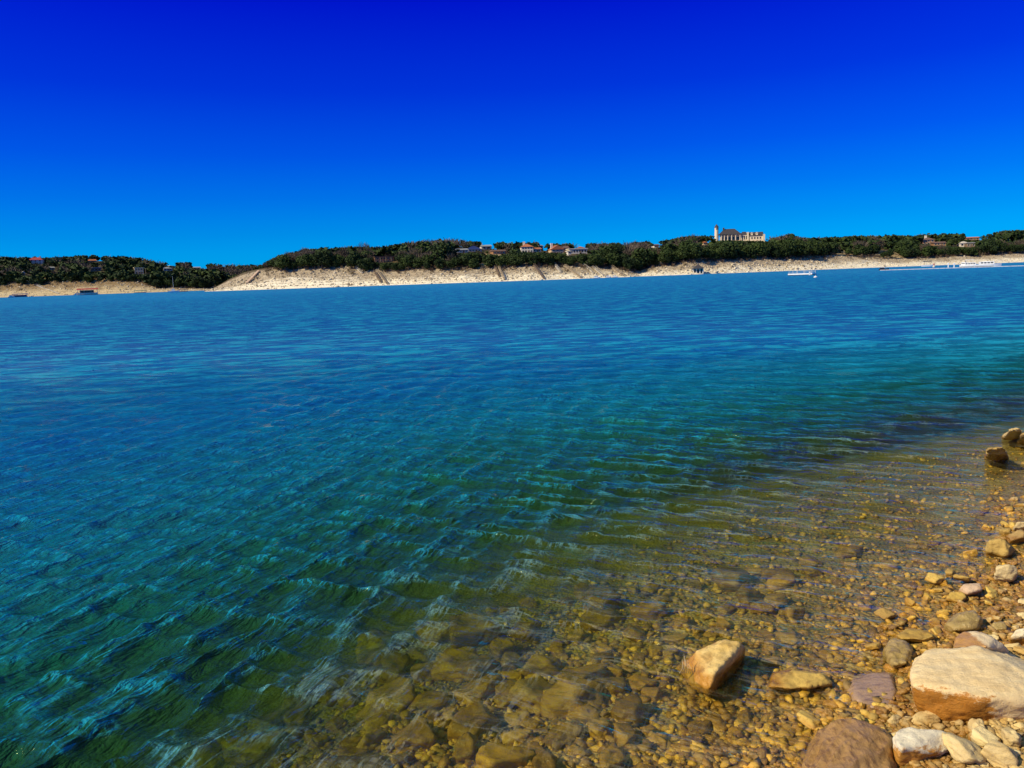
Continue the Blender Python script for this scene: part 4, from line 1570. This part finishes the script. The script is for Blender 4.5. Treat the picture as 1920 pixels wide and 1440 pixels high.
MB().box(2.3, 2.7, -D / 2 - .05, -D / 2 - .003, -.3, .9).build('ladder', STEEL, r)
p = spot(1529, 520.5)
r = thing('mooring_buoy', 'small white mooring buoy right of the floating platform', 'buoy', p)
MB().lathe((0, 0, -.1), [(.1, 0), (.34, .12), (.36, .24), (.2, .36), (.05, .4)], 12).build('float', WHITE, r)
MB().lathe((0, 0, .3), [(.05, 0), (.05, .2)], 8).build('eye', STEEL, r)
# breakwater, with its boats
a, b = spot(1650, 507.2), spot(1960, 497.6)
r = thing('breakwater', 'long white floating breakwater in front of the moored boats', 'breakwater', a)
d = b - a
n = 26
for i in range(n):
    p0, p1 = d * (i / n), d * ((i + .96) / n)
    p0.z = p1.z = .05
    MB().bar(p0, p1, .5, .3).build('float', STEEL, r)
p = spot(1650, 507.0)
r = thing('jet_ski', 'dark jet ski at the left end of the breakwater', 'jet ski', p + Vector((.5, -1.6, 0)), face_cam(p))
hull('hull', 3.0, 1.1, .6, DARK, r, -.15)
MB().box(-1.2, .2, -.28, .28, .40, .85).build('seat', DARK, r)
MB().bar((.25, 0, .6), (.1, 0, 1.15), .2).build('steering_column', WHITE, r)
MB().bar((.1, -.4, 1.15), (.1, .4, 1.15), .07).build('handlebar', DARK, r)
cruiser('biggest white cabin cruiser behind the breakwater, farthest right', 1830, 1874, 500.2, 2.6, rz=.12, decks=1)
cruiser('white cruiser with flybridge, middle of the boats behind the breakwater', 1804, 1838, 500.9, 2.3, decks=2)
cruiser('boxy white boat left in the row behind the breakwater', 1800, 1815, 501.3, 2.6, 'motor_boat', decks=1)
p = spot(1740, 499.6)
r = thing('canopy_boat', 'small white skiff under a dark canopy near the right beach', 'boat', p, face_cam(p) + .2)
hull('hull', 5.6, 2.0, .9, WHITE, r)
for x in (-1.6, 1.0):
    for y in (-.8, .8):
        MB().box(x - .04, x + .04, y - .04, y + .04, .4, 2.3).build('post', DKWOOD, r)
MB().gable(-2.1, 1.5, -1.1, 1.1, 2.3, .4).build('canopy', DARK, r)
p = spot(1751, 501.5)
r = thing('buoy', 'red and white marker buoy right of the canopied skiff', 'buoy', p)
MB().lathe((0, 0, -.1), [(.3, 0), (.45, .2), (.45, .7), (.2, .9)], 12).build('float', W, r)
MB().lathe((0, 0, .8), [(.25, 0), (.22, .6), (.05, .8)], 10).build('top_mark', REDR, r)
for px, lab in ((1778, 'white mooring post behind the breakwater, left one of two'), (1789, 'white mooring post behind the breakwater, right one of two')):
    p = spot(px, 501.6)
    r = thing('mooring_post', lab, 'post', p)
    MB().lathe((0, 0, -.6), [(.2, 0), (.18, 1.9)], 10).build('shaft', WHITE, r)
    MB().lathe((0, 0, 1.3), [(.26, 0), (.24, .18), (.05, .3)], 10).build('cap', WHITE, r)
dock('open timber dock frame on the pale beach', 1631, 1650, 501.5, 2.4, WOOD, WOOD, D=5, roof_h=.2)
# ------------------------------------------------------------------ woodland: the nearest trees one by one, the rest as a mass
def clear_of(p, h, r=2.6):
    """how tall a tree may stand here (0: none), so the houses behind keep their view"""
    x, y1 = project(p)
    _, y0 = project(p + Vector((0, 0, h)))
    hw = h * .36 / p.y * FPX
    for a, b, c, d, Y in CLEAR:
        if x + hw > a and x - hw < b and y0 < d - 1.5 and y1 > c + 3 and p.y < Y:
            if p.y > Y - 14:
                return 0
            hm = (y1 - (d - .25 * (d - c))) / FPX * p.y
            if hm < 1.6:
                return 0
            h = min(h, hm)
    for a, b, c, d in BARE_PATCH:
        if a < x < b and c < y1 < d and random.random() < .72:
            return 0
    return h


tr_ = np.random.default_rng(91)
cand = []
# front rank along the top of the bank, then up the slope
for _ in range(5200):
    left = tr_.random() < .34
    if left:
        px = tr_.uniform(-120, 560)
        a = 1 + tr_.random() ** 1.15 * 1.0
        if 275 < px < 400 and tr_.random() < .3:
            a = tr_.uniform(.55, 1.0)
        elif px < 275 and tr_.random() < .16:
            a = tr_.uniform(.72, 1.0)
        p = on_land(px, a, VL, CL)
    else:
        px = tr_.uniform(470, 2050)
        a = 1 + tr_.random() ** 1.2 * 1.0
        if tr_.random() < .10 and px > 520:
            a = tr_.uniform(.84, 1.0)
        if px < 500 and a < 1.25:
            continue
        p = on_land(px, a)
    h = float(tr_.lognormal(math.log(7.0), .28)) * (.85 if 1560 < px else 1.0)
    if not left:
        ylim = np.interp(px, [r_[0] for r_ in MAIN], [r_[3] for r_ in MAIN])
    else:
        ylim = np.interp(px, [r_[0] for r_ in LEFT], [r_[3] for r_ in LEFT])
    top = project(p + Vector((0, 0, h)))[1]
    if top < ylim - 1.5 - 3 * tr_.random():
        h = max(2.2, h - (ylim - 2 - top) / FPX * p.y)
    sp_n = float(vnoise(p.x * .022, p.y * .03, 12.0)) + float(tr_.normal(0, .35))
    bareness = .12
    if not left and 560 < px < 900:
        bareness = .14
    if not left and px < 650:
        bareness = .34
    if not left and 1080 < px < 1190:
        bareness = .08
    if not left and px > 1190:
        bareness = .45
    kind = 'bare' if sp_n > bareness + .12 else 'juniper'
    if a < 1.0:
        kind = 'juniper'
    h = clear_of(p, h)
    if not h:
        continue
    cand.append((p, h, kind, left, px, a))
# thin out trunks standing inside one another
cell = {}
keep = []
for c in sorted(cand, key=lambda c: c[5]):
    k = (int(c[0].x / 3.6), int(c[0].y / 3.8))
    if cell.get(k, 0) >= 1:
        continue
    cell[k] = 1
    keep.append(c)
keep.sort(key=lambda c: c[5] + (.35 if c[3] else 0) + .0004 * c[0].y)
quota = {'juniper': 285, 'bare': 170}
ZONES = [(383, 700, 'left end of the bluff', 'at the far left of the pale bluff'), (700, 960, 'middle of the bluff', 'left of the villas on the bluff'),
         (960, 1190, 'villas on the bluff', 'around the villas on the bluff'), (1190, 1450, 'mansion hill', 'on the mansion hill'), (1450, 2100, 'right hill', 'on the right hill')]
rest = []
for p, h, kind, left, px, a in keep:
    if quota[kind] > 0 and -30 < px < 1950:
        quota[kind] -= 1
        if left:
            where, grp = 'on the left shore hill', 'left shore hill'
        else:
            z = [z for z in ZONES if z[0] <= px < z[1]][0]
            where, grp = z[3], z[2]
        if kind == 'juniper':
            plant_tree(kind, p, h, 'dark green juniper ' + where, 'junipers, ' + grp, random.uniform(1.0, 1.35))
        else:
            plant_tree(kind, p, h * 1.05, 'bare grey brown tree ' + where, 'bare trees, ' + grp, random.uniform(1.05, 1.35))
    else:
        rest.append((p, h, kind))
p, _ = land_at(686, 490)
plant_tree('bare', p, (490 - 451) / FPX * p.y, 'tallest bare tree rising above the skyline left of the timber pavilion', None, .85)
p, _ = land_at(1480, 455)
plant_tree('juniper', p, (455 - 436) / FPX * p.y, 'tallest dark juniper on the skyline right of the mansion', None, 1.1)


def woodland(name, items, kind, mat, label):
    protos = [crown_mesh(kind, 700 + k, 66 if kind == 'juniper' else 42, .13 if kind == 'juniper' else .12) for k in range(6)]
    V, F, T = [], [], []
    n = 0
    for i, (p, h, _) in enumerate(items):
        v, f = protos[i % 6]
        a = random.uniform(0, 6.28)
        c, s = math.cos(a), math.sin(a)
        wd_ = h * random.uniform(1.05, 1.35)
        V.append(np.stack([(v[:, 0] * c - v[:, 1] * s) * wd_ + p.x, (v[:, 0] * s + v[:, 1] * c) * wd_ + p.y, v[:, 2] * h + p.z - .06 * h], 1))
        F.append(f + n)
        T.append(np.full(len(v), random.random()))
        n += len(v)
    if not V:
        return
    me = mesh_np(name, np.concatenate(V), np.concatenate(F), mat)
    attr(me, 'tone', np.concatenate(T))
    tag(link(name, me), label, 'woodland', kind='stuff')


woodland('evergreen_woodland', [r_ for r_ in rest if r_[2] == 'juniper'], 'juniper', M_JUN, 'dense evergreen woods covering the far hills')
woodland('bare_woodland', [r_ for r_ in rest if r_[2] == 'bare'], 'bare', M_BARE, 'leafless brown woods covering the far hills')

# brush along the top edge of the bank
items = []
for _ in range(2100):
    left = tr_.random() < .25
    px = tr_.uniform(-60, 400) if left else tr_.uniform(500, 2000)
    a = float(np.clip(tr_.normal(.84 if left else .96, .14), .45, 1.35))
    p = on_land(px, a, VL, CL) if left else on_land(px, a)
    if clear_of(p, 1.5):
        items.append((p, float(tr_.uniform(.9, 2.4)), 'bare'))
woodland('bank_scrub', items, 'bare', leaf_mat('dry_scrub', (.13, .085, .05), (.22, .16, .095), (.09, .06, .04)), 'low dry reddish scrub along the top of the bank')

# broken rock strewn over the bank
rk = np.random.default_rng(17)
protos = [stone_shape(1, 900 + k, .7, 20, .06) for k in range(8)]
V, F, T = [], [], []
n = 0
for i in range(11500):
    left = rk.random() < .22
    px = rk.uniform(-60, 420) if left else rk.uniform(386, 2000)
    a = float(np.clip(rk.beta(1.6, 1.5), .0, 1.02))
    p = on_land(px, a, VL, CL) if left else on_land(px, a)
    if p.z < .05:
        continue
    s = float(np.clip(rk.lognormal(math.log(.45), .5), .2, 1.8)) * (.7 if px > 1560 else 1)
    v, f = protos[i % 8]
    ang = rk.uniform(0, 6.28)
    c, sn = math.cos(ang), math.sin(ang)
    V.append(np.stack([(v[:, 0] * c - v[:, 1] * sn) * s * .8 + p.x, (v[:, 0] * sn + v[:, 1] * c) * s * .8 + p.y, v[:, 2] * s * .7 + p.z + s * .1], 1))
    F.append(f + n)
    T.append(np.full(len(v), rk.random() * (1.1 - .75 * a)))
    n += len(v)
t = NT('bank_boulders')
cc = t.mix(t.attr('tone'), (.36, .29, .19), (.88, .78, .58))
g = t.n('NewGeometry')
cc = t.mix(t.math('MULTIPLY', t.maprange(t.noise(g.outputs['Position'], 1.2, 5, .65), .5, .66), .6), cc, (.16, .11, .06))
me = mesh_np('bank_rocks', np.concatenate(V), np.concatenate(F), t.done(t.principled(cc, .9, None, .2)))
attr(me, 'tone', np.concatenate(T))
tag(link('bank_rocks', me), 'broken limestone blocks strewn over the far bank', 'rocks', kind='stuff')
